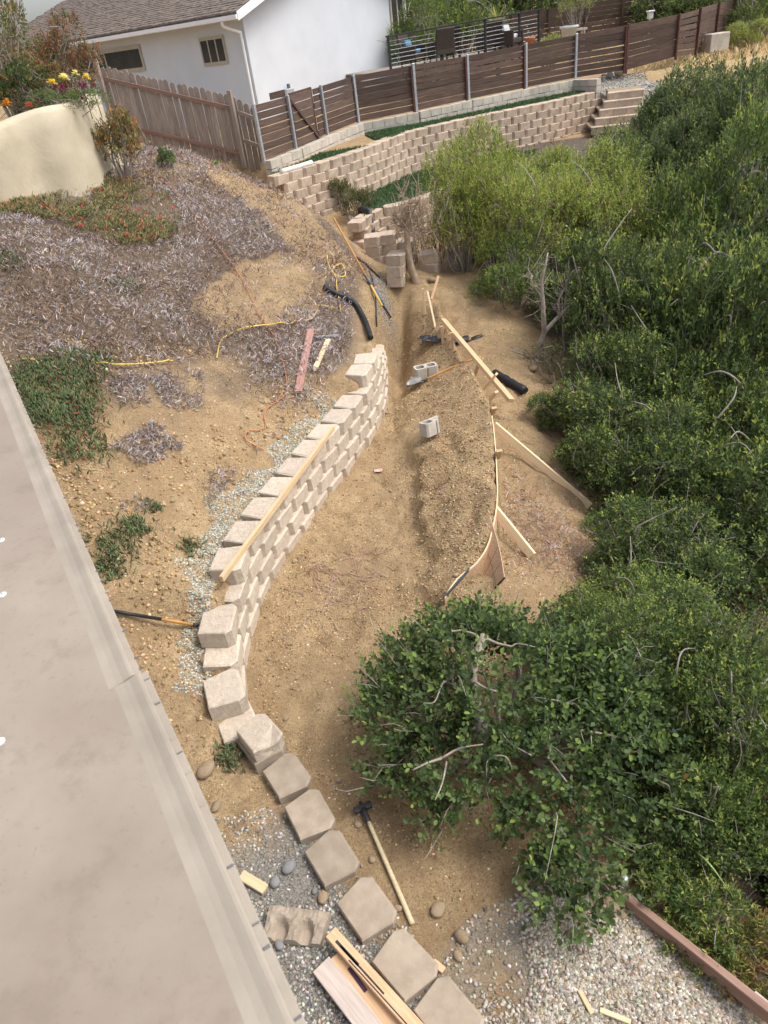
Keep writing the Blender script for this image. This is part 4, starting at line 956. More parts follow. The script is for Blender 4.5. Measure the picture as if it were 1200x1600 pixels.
# ---- sledgehammer
a, b = on(568, 1268), on(645, 1446); a = up(a, .055); b = up(b, .02)
sg = tag(empty('sledgehammer', tuple(a)), 'long-handled sledgehammer lying on dirt beside the ground-level blocks', 'hammer')
d = (b-a)/np.linalg.norm(b-a); side = np.array([-d[1], d[0], 0]); hd = .052
m_, _ = bar_matrix(a-side*.075, a+side*.075)
bm = bmesh.new(); prof = [(-.075, .026), (-.062, .031), (-.03, .031), (-.02, .027), (.02, .027), (.03, .031), (.062, .031), (.075, .026)]
rings = [[bm.verts.new((x, r*math.cos(math.pi/8+k*math.pi/4), r*math.sin(math.pi/8+k*math.pi/4))) for k in range(8)] for x, r in prof]
for r0, r1 in zip(rings, rings[1:]):
    for k in range(8): bm.faces.new((r0[k], r0[(k+1) % 8], r1[(k+1) % 8], r1[k]))
bm.faces.new(rings[0][::-1]); bm.faces.new(rings[-1])
link('head', bm_mesh('head', bm), M['steel'], sg, m_)
tube('collar', [a+d*.01, a+d*.14], [.025, .021], M['steel'], sg, 10, 0)
tube('handle', [a+d*.13, a+d*.3, a+d*.6, b], [.0165, .0165, .018, .019], M['handle'], sg, 10, 3)
tube('eye_end', [a-d*.055, a-d*.02], .016, M['steel'], sg, 10, 0)
# ---- tool handle poking out by the roof
a, b = on(150, 957), on(312, 982); a = up(a, .06); b = up(b, .04); th_ = tag(empty('pick_tool', tuple(a)), 'tool handle with black grip and amber end lying by the gravel strip', 'tool')
tube('grip', [a, a+(b-a)*.63], .018, M['black_plastic'], th_, 10, 0); tube('shaft', [a+(b-a)*.62, a+(b-a)*.95], .0165, M['handle_b'], th_, 10, 0); tube('end_cap', [a+(b-a)*.94, b], .0185, M['steel'], th_, 10, 0)
# ---- long tools lying in the trench head
def pole(name, pts, r, segs, label, cat='tool', dz=.05):
    Q = [up(on(*p), dz) for p in pts]; _t = np.linspace(0, 1, 25)[:, None]; _l = Q[0]+(Q[-1]-Q[0])*_t; _e = max(0., float(np.max(hfun(_l[:, 0], _l[:, 1])+.03-_l[:, 2]))); Q = [up(q, _e) for q in Q]; o = tag(empty(name, tuple(Q[0])), label, cat); a, b = Q[0], Q[-1]
    for k, (t0, t1, rr_, mt) in enumerate(segs): tube(['shaft', 'grip', 'end_cap', 'blade'][k], [a+(b-a)*t0, a+(b-a)*t1], rr_, M[mt], o, 8, 0)
    return o
pole('rake', [(527, 380), (602, 518)], .02, [(0, .72, .02, 'handle_b'), (.72, 1, .024, 'handle_y')], 'long amber-handled tool with yellow end lying down the trench bank', dz=.16)
pole('digging_bar', [(572, 440), (612, 506)], .02, [(0, .3, .03, 'rubber_grey'), (.28, .7, .032, 'blue'), (.7, 1, .018, 'steel')], 'blue-sleeved digging bar lying beside the yellow-ended tool', dz=.12)
pole('steel_rod', [(578, 432), (597, 480)], .012, [(0, 1, .012, 'steel')], 'thin dark steel rod at the trench head beside the pale gravel', dz=.1)
pole('tube_roller', [(584, 441), (590, 468)], .03, [(0, .5, .034, 'rubber_grey'), (.5, .62, .035, 'orange_cord'), (.62, 1, .03, 'blue')], 'grey and orange capped tube lying on pale gravel', dz=.06)
pole('steel_rod', [(588, 470), (590, 520)], .012, [(0, 1, .013, 'steel')], 'thin dark rod upright beside the far end of the block wall', dz=.08)
# ---- boards and level on the hillside
lay('board', (487, 522), (467, 620), .11, .03, 'redpaint', 'faded red board lying on the dry plants', 'board', lift=.05)
lay('stake', (514, 538), (492, 587), .07, .03, 'lumber_pale', 'pale pointed pine stake lying on the dry plants beside the red board', 'stake', lift=.05, point=.12)
lay('spirit_level', (494, 534), (530, 531), .05, .03, 'galv', 'small grey metal level lying above the pointed stake', 'level', lift=.05)
# ---- pipes and cords
def cable(name, pts, r, mat, label, cat, dz=.012, n=6, sm=6):
    P = [on(*p) for p in pts]; P = smooth_path(P, sm); z = hfun(P[:, 0], P[:, 1]); P[:, 2] = np.maximum(z, P[:, 2])+dz
    return tag(tube(name, P, r, M[mat], None, n, 0), label, cat)
cable('extension_cord', [(170, 150), (196, 222), (225, 262), (262, 290), (290, 318), (312, 352), (340, 385), (370, 425), (392, 465), (408, 498), (425, 522), (440, 560), (449, 600), (446, 622), (420, 640), (414, 655), (415, 672), (388, 678), (385, 690), (400, 700), (414, 706)], .0075, 'orange_cord', 'orange extension cord running down the hillside', 'cord', .035)
cable('rope', [(340, 566), (346, 540), (362, 527), (390, 517), (420, 513), (450, 512), (470, 508), (489, 502), (497, 488), (500, 482), (515, 484), (528, 487)], .010, 'yellow_rope', 'yellow rope lying across the dry plants below the orange cord', 'rope', .06)
cable('rope', [(36, 568), (90, 573), (140, 574), (180, 576), (220, 575), (250, 572), (272, 570)], .010, 'yellow_rope', 'straight yellow rope lying beside the green succulent patch', 'rope', .06)
cable('rope', [(512, 404), (514, 418), (520, 430), (531, 437), (540, 436), (538, 422), (529, 419), (520, 428), (526, 440), (527, 455), (531, 475), (533, 492)], .010, 'yellow_rope', 'tangled yellow rope hanging down the bank above the black hose', 'rope', .06)
cable('drain_pipe', [(444, 296), (470, 309), (498, 325)], .055, 'pvc', 'white drain pipe at the foot of the long terrace wall', 'pipe', .09, 10)
cable('drain_pipe', [(548, 347), (558, 356), (566, 364)], .06, 'pvc', 'short white pipe end joining the black pipe', 'pipe', .10, 10)
cable('drain_pipe', [(566, 364), (585, 383), (606, 406)], .075, 'black_plastic', 'black drain pipe dropping towards the stacked loose blocks', 'pipe', .10, 12)
cable('drain_hose', [(506, 452), (528, 464), (545, 470), (558, 482), (568, 500), (574, 514), (580, 532)], .048, 'black_plastic', 'black hose curving down the bank behind the block wall', 'hose', .05, 12)
cable('drain_pipe', [(773, 588), (795, 602), (820, 617)], .075, 'black_plastic', 'short fat black pipe on the slope beyond the waler board', 'pipe', .05, 14)
cable('irrigation_line', [(555, 403), (575, 418), (593, 436)], .016, 'black_plastic', 'thin black irrigation line on the far trench bank', 'hose', .03, 6)
# ---- edging timber, stub, offcut
ed = tag(bar('edging_timber', up(EDGE0, .045), up(EDGE1, .045), .05, .13, M['redwood'], None), 'red-brown edging timber between pale gravel and the green slope', 'timber')
tag(bar('wood_offcut', up(at(943, 1372, .06), .0), up(at(992, 1412, .06), 0), .05, .06, M['lumber_grey'], None), 'grey timber offcut lying behind the end of the edging timber', 'offcut')
p = at(974, 1384, .05); lathe_o = lathe('pipe_stub', [(.028, -.2), (.028, .10), (.024, .112), (.01, .114)], M['galv'], None, 14, tuple(p)); tag(lathe_o, 'grey capped pipe stub standing behind the edging timber', 'pipe')
bar_p = at(1190, 1568, .03); tag(bar('wood_offcut', at(1175, 1556, .05), at(1230, 1602, .05), .07, .04, M['lumber_grey'], None), 'grey board end behind the far end of the edging timber', 'offcut')
# ---- marker tape scrap
crumple('tape_scrap', 591, 737, .12, .07, 'petal', 'small red and white scrap on the trench floor', 'scrap', .02)
_ts = bpy.data.objects['tape_scrap']; _ts.data.materials.clear(); _ts.data.materials.append(simple('red_white_tape', (.72, .20, .16), (.8, .76, .72), 18, .6, 0))
# ---- rocks
for px, py, s_, lab, mt, sh_ in [
    (452, 1357, .105, 'smooth dark grey river stone on gravel by the block row', 'rock_grey', SMOOTH_ROCKS), (431, 1380, .10, 'rough grey-brown stone touching the pine offcut', 'rock_grey', ROCKS),
    (505, 1404, .09, 'oval pale brown stone beside the fourth ground-level block', 'rock', SMOOTH_ROCKS), (492, 1393, .05, 'small greenish stone beside the oval pale brown stone', 'rock_grey', SMOOTH_ROCKS), (437, 1478, .07, 'grey pebble-like stone under the concrete fragment', 'rock_grey', SMOOTH_ROCKS),
    (322, 1207, .16, 'large tan rock at the roof edge', 'rock', ROCKS), (338, 1262, .10, 'tan rock on dirt below the large tan rock', 'rock', ROCKS), (322, 1033, .13, 'tan rock lodged behind the near end of the block wall', 'rock', ROCKS), (337, 1024, .10, 'smaller tan rock wedged behind the wall block', 'rock', ROCKS),
    (447, 1124, .055, 'small round pale rock on the trench floor near the chipped block', 'rock', SMOOTH_ROCKS), (421, 1031, .05, 'small tan rock on the trench floor near the wall corner', 'rock', ROCKS), (460, 878, .07, 'tan rock at the foot of the wall beside two others', 'rock', ROCKS), (473, 868, .05, 'smaller rock at the foot of the wall', 'rock', ROCKS), (464, 1060, .05, 'dark clod-like rock on the open trench floor', 'rock', ROCKS),
    (660, 846, .045, 'small white stone on the near side of the dirt heap', 'pebble', ROCKS), (610, 768, .055, 'tan stone near the red and white scrap', 'rock', ROCKS), (570, 744, .04, 'pale stone at the wall foot', 'rock', ROCKS), (712, 900, .06, 'pale stone at the tip of the bent form sheet', 'rock', ROCKS), (604, 646, .07, 'tan stone at the foot of the wall far end', 'rock', ROCKS), (665, 625, .05, 'white stone behind the broken cinder block', 'rock', ROCKS),
    (530, 1220, .06, 'brown rock near the sledgehammer head', 'rock', ROCKS), (559, 1290, .06, 'brown rock under the sledgehammer collar', 'rock', ROCKS), (582, 1344, .07, 'brown rock on the left of the sledgehammer handle', 'rock', ROCKS), (686, 1422, .11, 'half-buried tan rock beyond the sledgehammer handle', 'rock', ROCKS), (622, 1420, .06, 'small rock left of the sledgehammer handle end', 'rock', ROCKS), (722, 1466, .10, 'tan rock at the gravel edge below the big bush', 'rock', ROCKS), (716, 1495, .07, 'rounded tan rock on gravel by the wood chip', 'rock', SMOOTH_ROCKS), (818, 1376, .12, 'large clod-like rock under the near bush', 'rock', ROCKS),
    (939, 1418, .09, 'tan rock against the edging timber, left of three', 'rock', ROCKS), (954, 1414, .11, 'tallest tan rock against the edging timber', 'rock', ROCKS), (972, 1428, .08, 'round tan rock lowest along the edging timber', 'rock', SMOOTH_ROCKS), (927, 1400, .06, 'small tan rock at the top end of the edging timber', 'rock', ROCKS), (895, 1466, .08, 'tan rock on the pale gravel under a leafy branch', 'rock', ROCKS), (1066, 1502, .06, 'pale tan rock on gravel by the middle of the edging timber', 'rock', ROCKS),
    (504, 375, .12, 'pale boulder on the far bank above the black hose', 'rock', ROCKS), (675, 440, .2, 'half-buried boulder at the head of the dirt heap', 'rock', ROCKS), (832, 578, .2, 'brown boulder on the slope under the dead tree', 'rock', ROCKS), (330, 520, .09, 'tan rock on the hillside near the yellow rope', 'rock', ROCKS), (196, 610, .08, 'smooth tan rock on the hillside below the straight yellow rope', 'rock', SMOOTH_ROCKS), (280, 561, .06, 'small pale rock at the end of the straight yellow rope', 'rock', SMOOTH_ROCKS), (425, 266, .16, 'brown boulder at the corner of the cinder block wall', 'rock', ROCKS),
    (952, 121, .28, 'grey boulder at the end of the cinder block wall', 'rock_grey', ROCKS), (966, 118, .33, 'orange-tan boulder beside the fence foot', 'rock', ROCKS), (944, 119, .2, 'small tan boulder beside the grey boulder', 'rock', ROCKS), (916, 730, .1, 'tan rock on the slope below the long brace', 'rock', ROCKS), (805, 745, .08, 'tan rock on the slope behind the form sheet', 'rock', ROCKS)]:
    rock(px, py, s_, lab, 'rock', 'rock' if mt == 'pebble' else mt, sh_)
bxp = aty(1119, 66, 29.0); tag(box('concrete_box', tuple(bxp), (.7, .5, .55), M['cmu'], None, .1, .02), 'pale concrete utility box in dry grass beside the fence', 'box')
# ================================================================== GRAVEL, CLODS, DRY PLANTS
def scatter(poly, n, fn=None):
    poly = np.array(poly)[:, :2]; x0, y0 = poly.min(0); x1, y1 = poly.max(0)
    X = rng.uniform(x0, x1, n*3); Y = rng.uniform(y0, y1, n*3); k = in_poly(X, Y, poly)
    if fn is not None: k &= rng.random(len(X)) < fn(X, Y)
    X, Y = X[k][:n], Y[k][:n]; return X, Y, hfun(X, Y)
def pal(n, cols, jit=.15, w=None):
    cols = np.array(cols); i = rng.choice(len(cols), n, p=w); return np.clip(cols[i]*(1+jit*rng.normal(size=(n, 1)))*(1+.05*rng.normal(size=(n, 3))), .004, .95)
def rand_rot(n): return frames(rand_dirs(n), rng.random(n)*6.3)
def pebbles(name, X, Y, Z, r0, r1, cols, label, cat, mat='pebble', flat=.6, sink=.25, w=None, tmpl=None):
    n = len(X); r = rng.uniform(r0, r1, n)**1.0
    S = np.stack([r*rng.uniform(.8, 1.3, n), r*rng.uniform(.7, 1.0, n), r*rng.uniform(flat*.8, flat*1.2, n)], -1)
    a = rng.random(n)*6.3; d = np.c_[np.cos(a), np.sin(a), rng.normal(size=n)*.3]
    Mx = frames(d, rng.normal(size=n)*.35)*S[:, None, :]
    V, F = tmpl or ICO1; V = V*(1+.22*np.random.default_rng(4).normal(size=(len(V), 1))) if len(V) > 6 else V
    return tag(link(name, inst(name, V, F, np.c_[X, Y, Z+r*flat*(1-2*sink)*.5], Mx, pal(n, cols, .2, w)), M[mat]), label, cat, kind='stuff')
OCT = (np.array([[1, 0, 0], [-1, 0, 0], [0, 1, 0], [0, -1, 0], [0, 0, 1], [0, 0, -1.]]), np.array([[0, 2, 4], [2, 1, 4], [1, 3, 4], [3, 0, 4], [2, 0, 5], [1, 2, 5], [3, 1, 5], [0, 3, 5]]))
PEB = [(.37, .35, .31), (.46, .44, .40), (.28, .26, .22), (.20, .20, .19), (.34, .28, .20), (.54, .52, .48), (.26, .19, .13), (.14, .15, .16)]
PW = [.22, .2, .15, .12, .12, .09, .06, .04]
X, Y, Z = scatter([(-2.2, .8), (.55, .8), (.3, 1.6), (-.3, 2.55), (-.75, 3.3), (-1.0, 3.6), (-1.3, 3.6), (-2.3, 3.4)], 11500, lambda x, y: np.where(y > 2.75, .25+.3*(fbm(x, y, 2, 0) > 0), 1.)*(np.interp(y, WALL[:, 1], WALL[:, 0])-x > -.28))
pebbles('gravel', X, Y, Z, .008, .017, PEB, 'grey-white gravel between the patio roof and the ground-level blocks', 'gravel', w=PW)
X, Y, Z = scatter([(p[0], p[1]) for p in pl], 12500, lambda x, y: np.clip(.35+1.1*sstep(.25, 1.1, x-.55*(y-2.0))+1.5*fbm(x, y, 2.4, 1), .05, 1))
k = (X-EDGE0[0])*_ev[1]-(Y-EDGE0[1])*_ev[0]; side = np.sign(((at(1000, 1560)-EDGE0)[0])*_ev[1]-((at(1000, 1560)-EDGE0)[1])*_ev[0]); ok = k*side > .02
pebbles('gravel', X[ok], Y[ok], Z[ok], .009, .019, [(.36, .325, .265), (.43, .395, .33), (.30, .25, .185), (.21, .195, .17), (.33, .255, .175), (.50, .47, .42), (.24, .17, .11)], 'pale round gravel beside the red-brown edging timber', 'gravel', w=[.25, .22, .16, .12, .1, .1, .05])
# pale drainage gravel behind the wall
def strip(y0, y1, n, w_):
    Y = rng.uniform(y0, y1, n); wx = np.interp(Y, WALL[:, 1], WALL[:, 0]); X = wx-.30-rng.random(n)**1.3*w_*(1+.8*fbm(Y, Y*0, 2.3, 1)); return X, Y, hfun(X, Y)
X, Y, Z = strip(4.6, 9.6, 9000, .36); k = rng.random(len(X)) < np.clip(1.1-(np.abs(Y-7.2)/3.5)**3, .2, 1)
pebbles('drainage_gravel', X[k], Y[k], Z[k], .010, .018, [(.40, .40, .34), (.47, .47, .40), (.32, .32, .26), (.53, .53, .47), (.26, .25, .20)], 'pale green-white drainage gravel packed behind the retaining wall', 'gravel', tmpl=OCT)
c = on(598, 470); n = 1300; X = c[0]+rng.normal(size=n)*.10; Y = c[1]+rng.normal(size=n)*.32; 
pebbles('drainage_gravel', X, Y, hfun(X, Y), .010, .018, [(.24, .24, .22), (.30, .30, .27), (.18, .18, .17), (.36, .36, .32)], 'grey gravel heap at the trench head beside the tools', 'gravel')
X = rng.uniform(8.2, 10.6, 2500); Y = rng.uniform(24.4, 27, 2500); pebbles('gravel', X, Y, hfun(X, Y), .02, .04, PEB[:6], 'grey-white gravel landing at the top of the garden steps', 'gravel', tmpl=OCT)
# dirt clods and small stones everywhere on the bare soil
DIRTC = [(.39, .268, .14), (.46, .33, .18), (.28, .185, .095), (.50, .37, .21), (.56, .44, .28), (.24, .155, .08)]
poly_all = [(-6.2, 4.2), (-1.7, 3.4), (-.9, 3.7), (0, 2.4), (1.4, 2.4), (1.6, 4), (3.2, 7), (3.4, 11), (2.4, 14.2), (.6, 15), (-.5, 18), (-4, 17), (-6.5, 13)]
def cl(x, y): return np.clip(.45+1.6*fbm(x, y, 1.3, 2), .06, 1)
X, Y, Z = scatter(poly_all, 18000, lambda x, y: np.clip(.6+1.4*fbm(x, y, 1.3, 2), .15, 1)); pebbles('dirt_crumbs', X, Y, Z, .004, .010, DIRTC, 'fine dirt crumbs strewn over the bare soil', 'dirt', 'clod', .75, tmpl=OCT)
X, Y, Z = scatter(poly_all, 9000, cl); pebbles('dirt_clods', X, Y, Z, .006, .017, DIRTC, 'small tan dirt clods strewn over the bare soil', 'dirt', 'clod', .75, tmpl=OCT)
X, Y, Z = scatter([(-6, 4.5), (-1.8, 4.2), (-1.6, 6), (-.3, 9.2), (-.5, 10.5), (-6, 9.5)], 5000, lambda x, y: np.clip(.35+2*fbm(x, y, .9, 1), 0, 1)); pebbles('dirt_clods', X, Y, Z, .008, .026, DIRTC[:4], 'lumpy dirt clods on the bare part of the hillside', 'dirt', 'clod', .75)
X, Y, Z = scatter([(-1.5, 4.2), (-.9, 3.8), (.1, 2.6), (1.3, 2.6), (1.2, 4.2), (.8, 5.5), (1.2, 7), (1.3, 10), (.4, 11.5), (.2, 10), (-.3, 8.8), (-1.0, 7.2), (-1.45, 6)], 9500, lambda x, y: np.clip(.5+1.9*fbm(x, y, 1.9, 1), .08, 1)); pebbles('dirt_clods', X, Y, Z, .005, .015, DIRTC, 'loose dirt clods on the trodden trench floor', 'dirt', 'clod', .8, tmpl=OCT)
fxs = lambda y: np.interp(y, FORM[:, 1], FORM[:, 0])
Y = rng.uniform(5.9, 13.2, 2600); X = fxs(Y)-.05-rng.random(2600)**1.5*.95; pebbles('dirt_clods', X, Y, hfun(X, Y), .005, .020, DIRTC, 'loose dirt clods on the heap behind the form sheets', 'dirt', 'clod', .8, tmpl=OCT)
X, Y, Z = scatter(poly_all, 2400, cl); pebbles('small_stones', X, Y, Z, .006, .016, [(.60, .54, .44), (.70, .66, .58), (.52, .42, .30)], 'small pale stones scattered on the dirt', 'stones', 'pebble', .7, tmpl=OCT)

def blades(name, X, Y, Z, N, L0, L1, W0, cols, label, cat, mat, lean=.9, w=None, bend=.5, per=1, thick=False, colg=None):
    n = len(X); a = rng.random(n)*6.3; d = np.c_[np.cos(a)*lean, np.sin(a)*lean, rng.uniform(.1, 1.0, n)]; L = rng.uniform(L0, L1, n)
    W_ = W0*rng.uniform(.7, 1.4, n)
    if thick: tv = np.array([[0, -.5, -.2], [0, .5, -.2], [0, 0, .6], [.55, -.55, .3], [.55, .55, .3], [.55, 0, 1.3], [1, 0, 1.3]]); tf = np.array([[0, 3, 5], [0, 5, 2], [2, 5, 4], [2, 4, 1], [1, 4, 3], [1, 3, 0], [3, 6, 5], [5, 6, 4], [4, 6, 3]])
    else: tv = np.array([[0, -.5, 0], [0, .5, 0], [.4, -.5, .8], [.4, .45, 1.1], [.75, -.35, .7], [.75, .35, .9], [1, 0, -.2]]); tf = np.array([[0, 1, 3], [0, 3, 2], [2, 3, 5], [2, 5, 4], [4, 5, 6]])
    Mx = frames(d, rng.normal(size=n)*.8)*np.stack([L, W_, W_*bend*2], -1)[:, None, :]
    return tag(link(name, inst(name, tv, tf, np.c_[X, Y, Z+.0], Mx, pal(n, cols, .22, w) if colg is None else colg), M[mat]), label, cat, kind='stuff')
# ---- dead ice plant mats on the slope
DRYC = [(.34, .295, .29), (.42, .375, .37), (.26, .22, .21), (.15, .12, .11), (.25, .165, .12), (.50, .45, .44), (.33, .26, .20)]
DW = [.25, .2, .18, .13, .08, .09, .07]
HILL = gpoly([(0, 330), (90, 300), (170, 272), (230, 225), (300, 240), (400, 275), (450, 310), (500, 350), (530, 400), (545, 480), (560, 540), (535, 590), (500, 630), (440, 650), (400, 610), (380, 560), (330, 560), (290, 560), (250, 580), (150, 590), (60, 560), (0, 530)])
FLOW = [(0, 345), (0, 315), (60, 302), (120, 290), (200, 290), (260, 310), (290, 345), (270, 385), (200, 390), (150, 375), (100, 355)]
def dm(x, y): return np.clip(1.6+2.0*fbm(x, y, .9, 3)-.3*(sstep(15.5, 17, y)), 0.02, 1)
X, Y, Z = scatter(HILL, 64000, dm); X = X+rng.normal(size=len(X))*.14; Y = Y+rng.normal(size=len(X))*.14; k = np.interp(Y, WALL[:, 1], WALL[:, 0])-X > .5
for pg_, f_ in (([(330, 445), (380, 415), (440, 405), (500, 425), (480, 470), (430, 510), (350, 505), (320, 480)], .8), ([(290, 225), (400, 268), (450, 305), (530, 400), (480, 425), (400, 330), (330, 280)], .72), (FLOW, .85)): k &= ~(in_poly(X, Y, gpoly(pg_)) & (rng.random(len(X)) < f_))
X, Y = X[k], Y[k]; Z = hfun(X, Y)
hump = .10*np.clip(fbm(X, Y, 2.6, 0)+.25, 0, 1)+rng.random(len(X))*.035
pt = np.clip(.5+2.2*fbm(X, Y, 1.4, 2), 0, 1)[:, None]; cg = pal(len(X), DRYC, .25, DW); br_ = pal(len(X), [(.20, .135, .095), (.28, .19, .13), (.12, .085, .065), (.36, .27, .2)], .25)
pk = rng.random((len(X), 1)) < (1-pt)*.6; cg = np.where(pk, br_, cg*(.85+.3*pt)); hump = hump*1.6
blades('dry_ice_plant', X, Y, Z+hump, .05, .045, .105, .010, DRYC, 'mat of dead grey-brown ice plant covering the upper hillside', 'dry plants', 'dry', w=DW, colg=np.clip(cg, .01, .8))
pat = [gpoly([(300, 780), (360, 700), (430, 640), (520, 600), (530, 640), (470, 700), (420, 760), (380, 840), (320, 830)]), gpoly([(170, 700), (240, 660), (290, 700), (230, 730)]), gpoly([(230, 590), (320, 570), (320, 640), (260, 640)]), gpoly([(270, 900), (330, 870), (330, 960), (290, 970)]), gpoly([(120, 760), (240, 770), (280, 800), (200, 800)]), gpoly([(200, 640), (160, 600), (230, 590), (240, 640)])]
Xs, Ys = [], []
for q_, n in zip(pat, (4200, 900, 900, 500, 600, 500)):
    x_, y_, z_ = scatter(q_, n, lambda x, y: np.clip(.5+3.5*fbm(x, y, 1.9, 3), 0, 1)*(np.interp(y, WALL[:, 1], WALL[:, 0])-x > .72)); Xs.append(x_); Ys.append(y_)
X, Y = np.concatenate(Xs), np.concatenate(Ys)
blades('dry_ice_plant', X, Y, hfun(X, Y)+rng.random(len(X))*.05, .05, .045, .10, .009, DRYC, 'scattered tufts of dead grey ice plant on the lower hillside', 'dry plants', 'dry', w=DW)
q_ = gpoly([(780, 720), (800, 700), (840, 780), (900, 840), (950, 860), (960, 900), (860, 890), (820, 850), (790, 800)]); X, Y, Z = scatter(q_, 3200, lambda x, y: np.clip(.3+2.4*fbm(x, y, 2.4, 0), .08, 1)); X = X+rng.normal(size=len(X))*.25; Y = Y+rng.normal(size=len(X))*.25; k = X > fxs(Y)+.1; X, Y = X[k], Y[k]; Z = hfun(X, Y)
blades('dry_brush', X, Y, Z+rng.random(len(X))*.05, .05, .04, .10, .006, [(.42, .36, .33), (.5, .45, .42), (.30, .18, .12), (.24, .15, .1), (.36, .16, .08)], 'dead brush and reddish litter on the slope beyond the form sheets', 'dry plants', 'dry')
# litter under the fence and on the bank
q_ = gpoly([(250, 220), (400, 268), (500, 345), (580, 420), (560, 470), (480, 420), (380, 330), (300, 290)]); X, Y, Z = scatter(q_, 7000, lambda x, y: np.clip(.5+2*fbm(x, y, 1.5, 1), 0, 1))
blades('dry_litter', X, Y, Z+rng.random(len(X))*.05, .05, .06, .2, .012, [(.42, .30, .20), (.50, .38, .26), (.30, .19, .12), (.22, .14, .1), (.38, .32, .28)], 'brown dry litter on the bank below the picket fence', 'dry plants', 'dry')
# ---- living ice plant and red-flowered cover
GREEN = [(.14, .20, .09), (.18, .24, .11), (.10, .15, .07), (.22, .27, .13), (.23, .20, .10)]
q_ = gpoly([(25, 605), (65, 580), (140, 570), (140, 640), (150, 690), (165, 735), (120, 735), (70, 670)]); X, Y, Z = scatter(q_, 5500, lambda x, y: np.clip(.6+2.8*fbm(x, y, 1.6, 0), 0, 1)); X = X+rng.normal(size=len(X))*.13; Y = Y+rng.normal(size=len(X))*.13; Z = hfun(X, Y)+.09*np.clip(fbm(X, Y, 3, 2)+.2, 0, 1)
blades('ice_plant', X, Y, Z+rng.random(len(X))*.05, .05, .06, .12, .012, GREEN, 'patch of upright green ice plant by the patio roof edge', 'plants', 'leaf', .45, thick=True)
_m = min(500, len(X)); blades('ice_plant_stems', X[:_m]+rng.normal(size=_m)*.1, Y[:_m]+rng.normal(size=_m)*.1, Z[:_m]+.02, .05, .05, .12, .012, [(.28, .08, .05), (.36, .13, .08), (.2, .07, .05)], 'reddish trailing stems among the green ice plant', 'plants', 'dry', .9)
Xs, Ys = [], []
for (a, b, n, s_) in [(216, 824, 160, .07), (302, 860, 60, .06), (180, 850, 240, .13), (170, 890, 110, .08), (8, 410, 320, .15), (195, 450, 200, .15), (360, 1185, 120, .06), (150, 560, 200, .1), (240, 795, 50, .05)]:
    p = on(a, b); Xs.append(p[0]+rng.normal(size=n)*s_); Ys.append(p[1]+rng.normal(size=n)*s_)
X, Y = np.concatenate(Xs), np.concatenate(Ys)
blades('ice_plant', X, Y, hfun(X, Y)+.01, .05, .05, .11, .011, GREEN, 'small separate green ice plant tufts on the dirt', 'plants', 'leaf', .5, thick=True)
q_ = gpoly(FLOW); X, Y, Z = scatter(q_, 11000, lambda x, y: np.clip(.8+2.2*fbm(x, y, 1.2, 1), 0.05, 1))
blades('flowering_ground_cover', X, Y, Z+.03+rng.random(len(X))*.10, .05, .05, .12, .010, [(.22, .25, .10), (.28, .28, .12), (.15, .19, .07), (.36, .30, .15), (.38, .27, .15)], 'low olive-green ground cover with red flowers below the stucco wall', 'plants', 'leaf', .7, thick=True)
n = 110; k = rng.choice(len(X), n); fl = np.c_[X[k], Y[k], Z[k]+.13]; k2 = X[k] < np.median(X)+.6
P = np.repeat(fl, 10, 0)+rng.normal(size=(n*10, 3))*.013; 
me = inst('red_flowers', np.array([[0, -.5, 0], [0, .5, 0], [1, 0, .1]]), np.array([[0, 1, 2]]), P, frames(rand_dirs(n*10)*np.array([1, 1, .4])+np.array([0, 0, .25]))*np.array([.05, .018, .02])[None, None]*1.3, pal(n*10, [(.66, .10, .07), (.74, .17, .12), (.58, .07, .07)]))
tag(link('red_flowers', me, M['petal']), 'small red blossoms dotted over the ground cover', 'flowers', kind='stuff')
# roots and twigs on the trench floor
Pp = []
for (a, b, n, s_, L) in [(520, 905, 46, .22, .3), (540, 940, 20, .2, .3), (555, 880, 24, .2, .35), (610, 650, 8, .1, .25), (490, 1010, 6, .15, .2), (700, 765, 16, .18, .2), (470, 800, 8, .15, .2), (850, 840, 40, .4, .35), (920, 870, 40, .35, .4), (860, 700, 18, .35, .4)]:
    p = on(a, b)
    for i in range(n):
        q_ = p[:2]+rng.normal(size=2)*s_; an = rng.random()*6.3; m_ = 5; L_ = L*rng.uniform(.4, 1.2); pts = [q_]
        for j in range(m_): an += rng.normal()*.45; pts.append(pts[-1]+np.array([math.cos(an), math.sin(an)])*L_/m_)
        pts = np.array(pts); z = hfun(pts[:, 0], pts[:, 1])+.008+.02*np.sin(np.linspace(0, 3.1, m_+1))*rng.random(); Pp.append((np.c_[pts, z], np.linspace(.0045, .0018, m_+1)))
tw = many_tubes('root_litter', Pp, simple('reddish_roots', (.30, .16, .11), (.52, .40, .31), 5, .9, 0), None, 4, (0, 6, 0)); tag(tw, 'thin reddish roots and twigs strewn on the dirt', 'twigs', kind='stuff')
# straw-coloured dry grass beyond the hedge
X = rng.uniform(10.5, 24, 9000); Y = rng.uniform(26.6, 36, 9000); k = Y > 27.2+.3*(X-10.5)*0; 
blades('dry_grass', X[k], Y[k], hfun(X[k], Y[k]), .2, .15, .4, .02, [(.60, .47, .26), (.68, .56, .34), (.5, .37, .19)], 'straw-coloured dry grass beside the far end of the dark fence', 'grass', 'dry', .45)

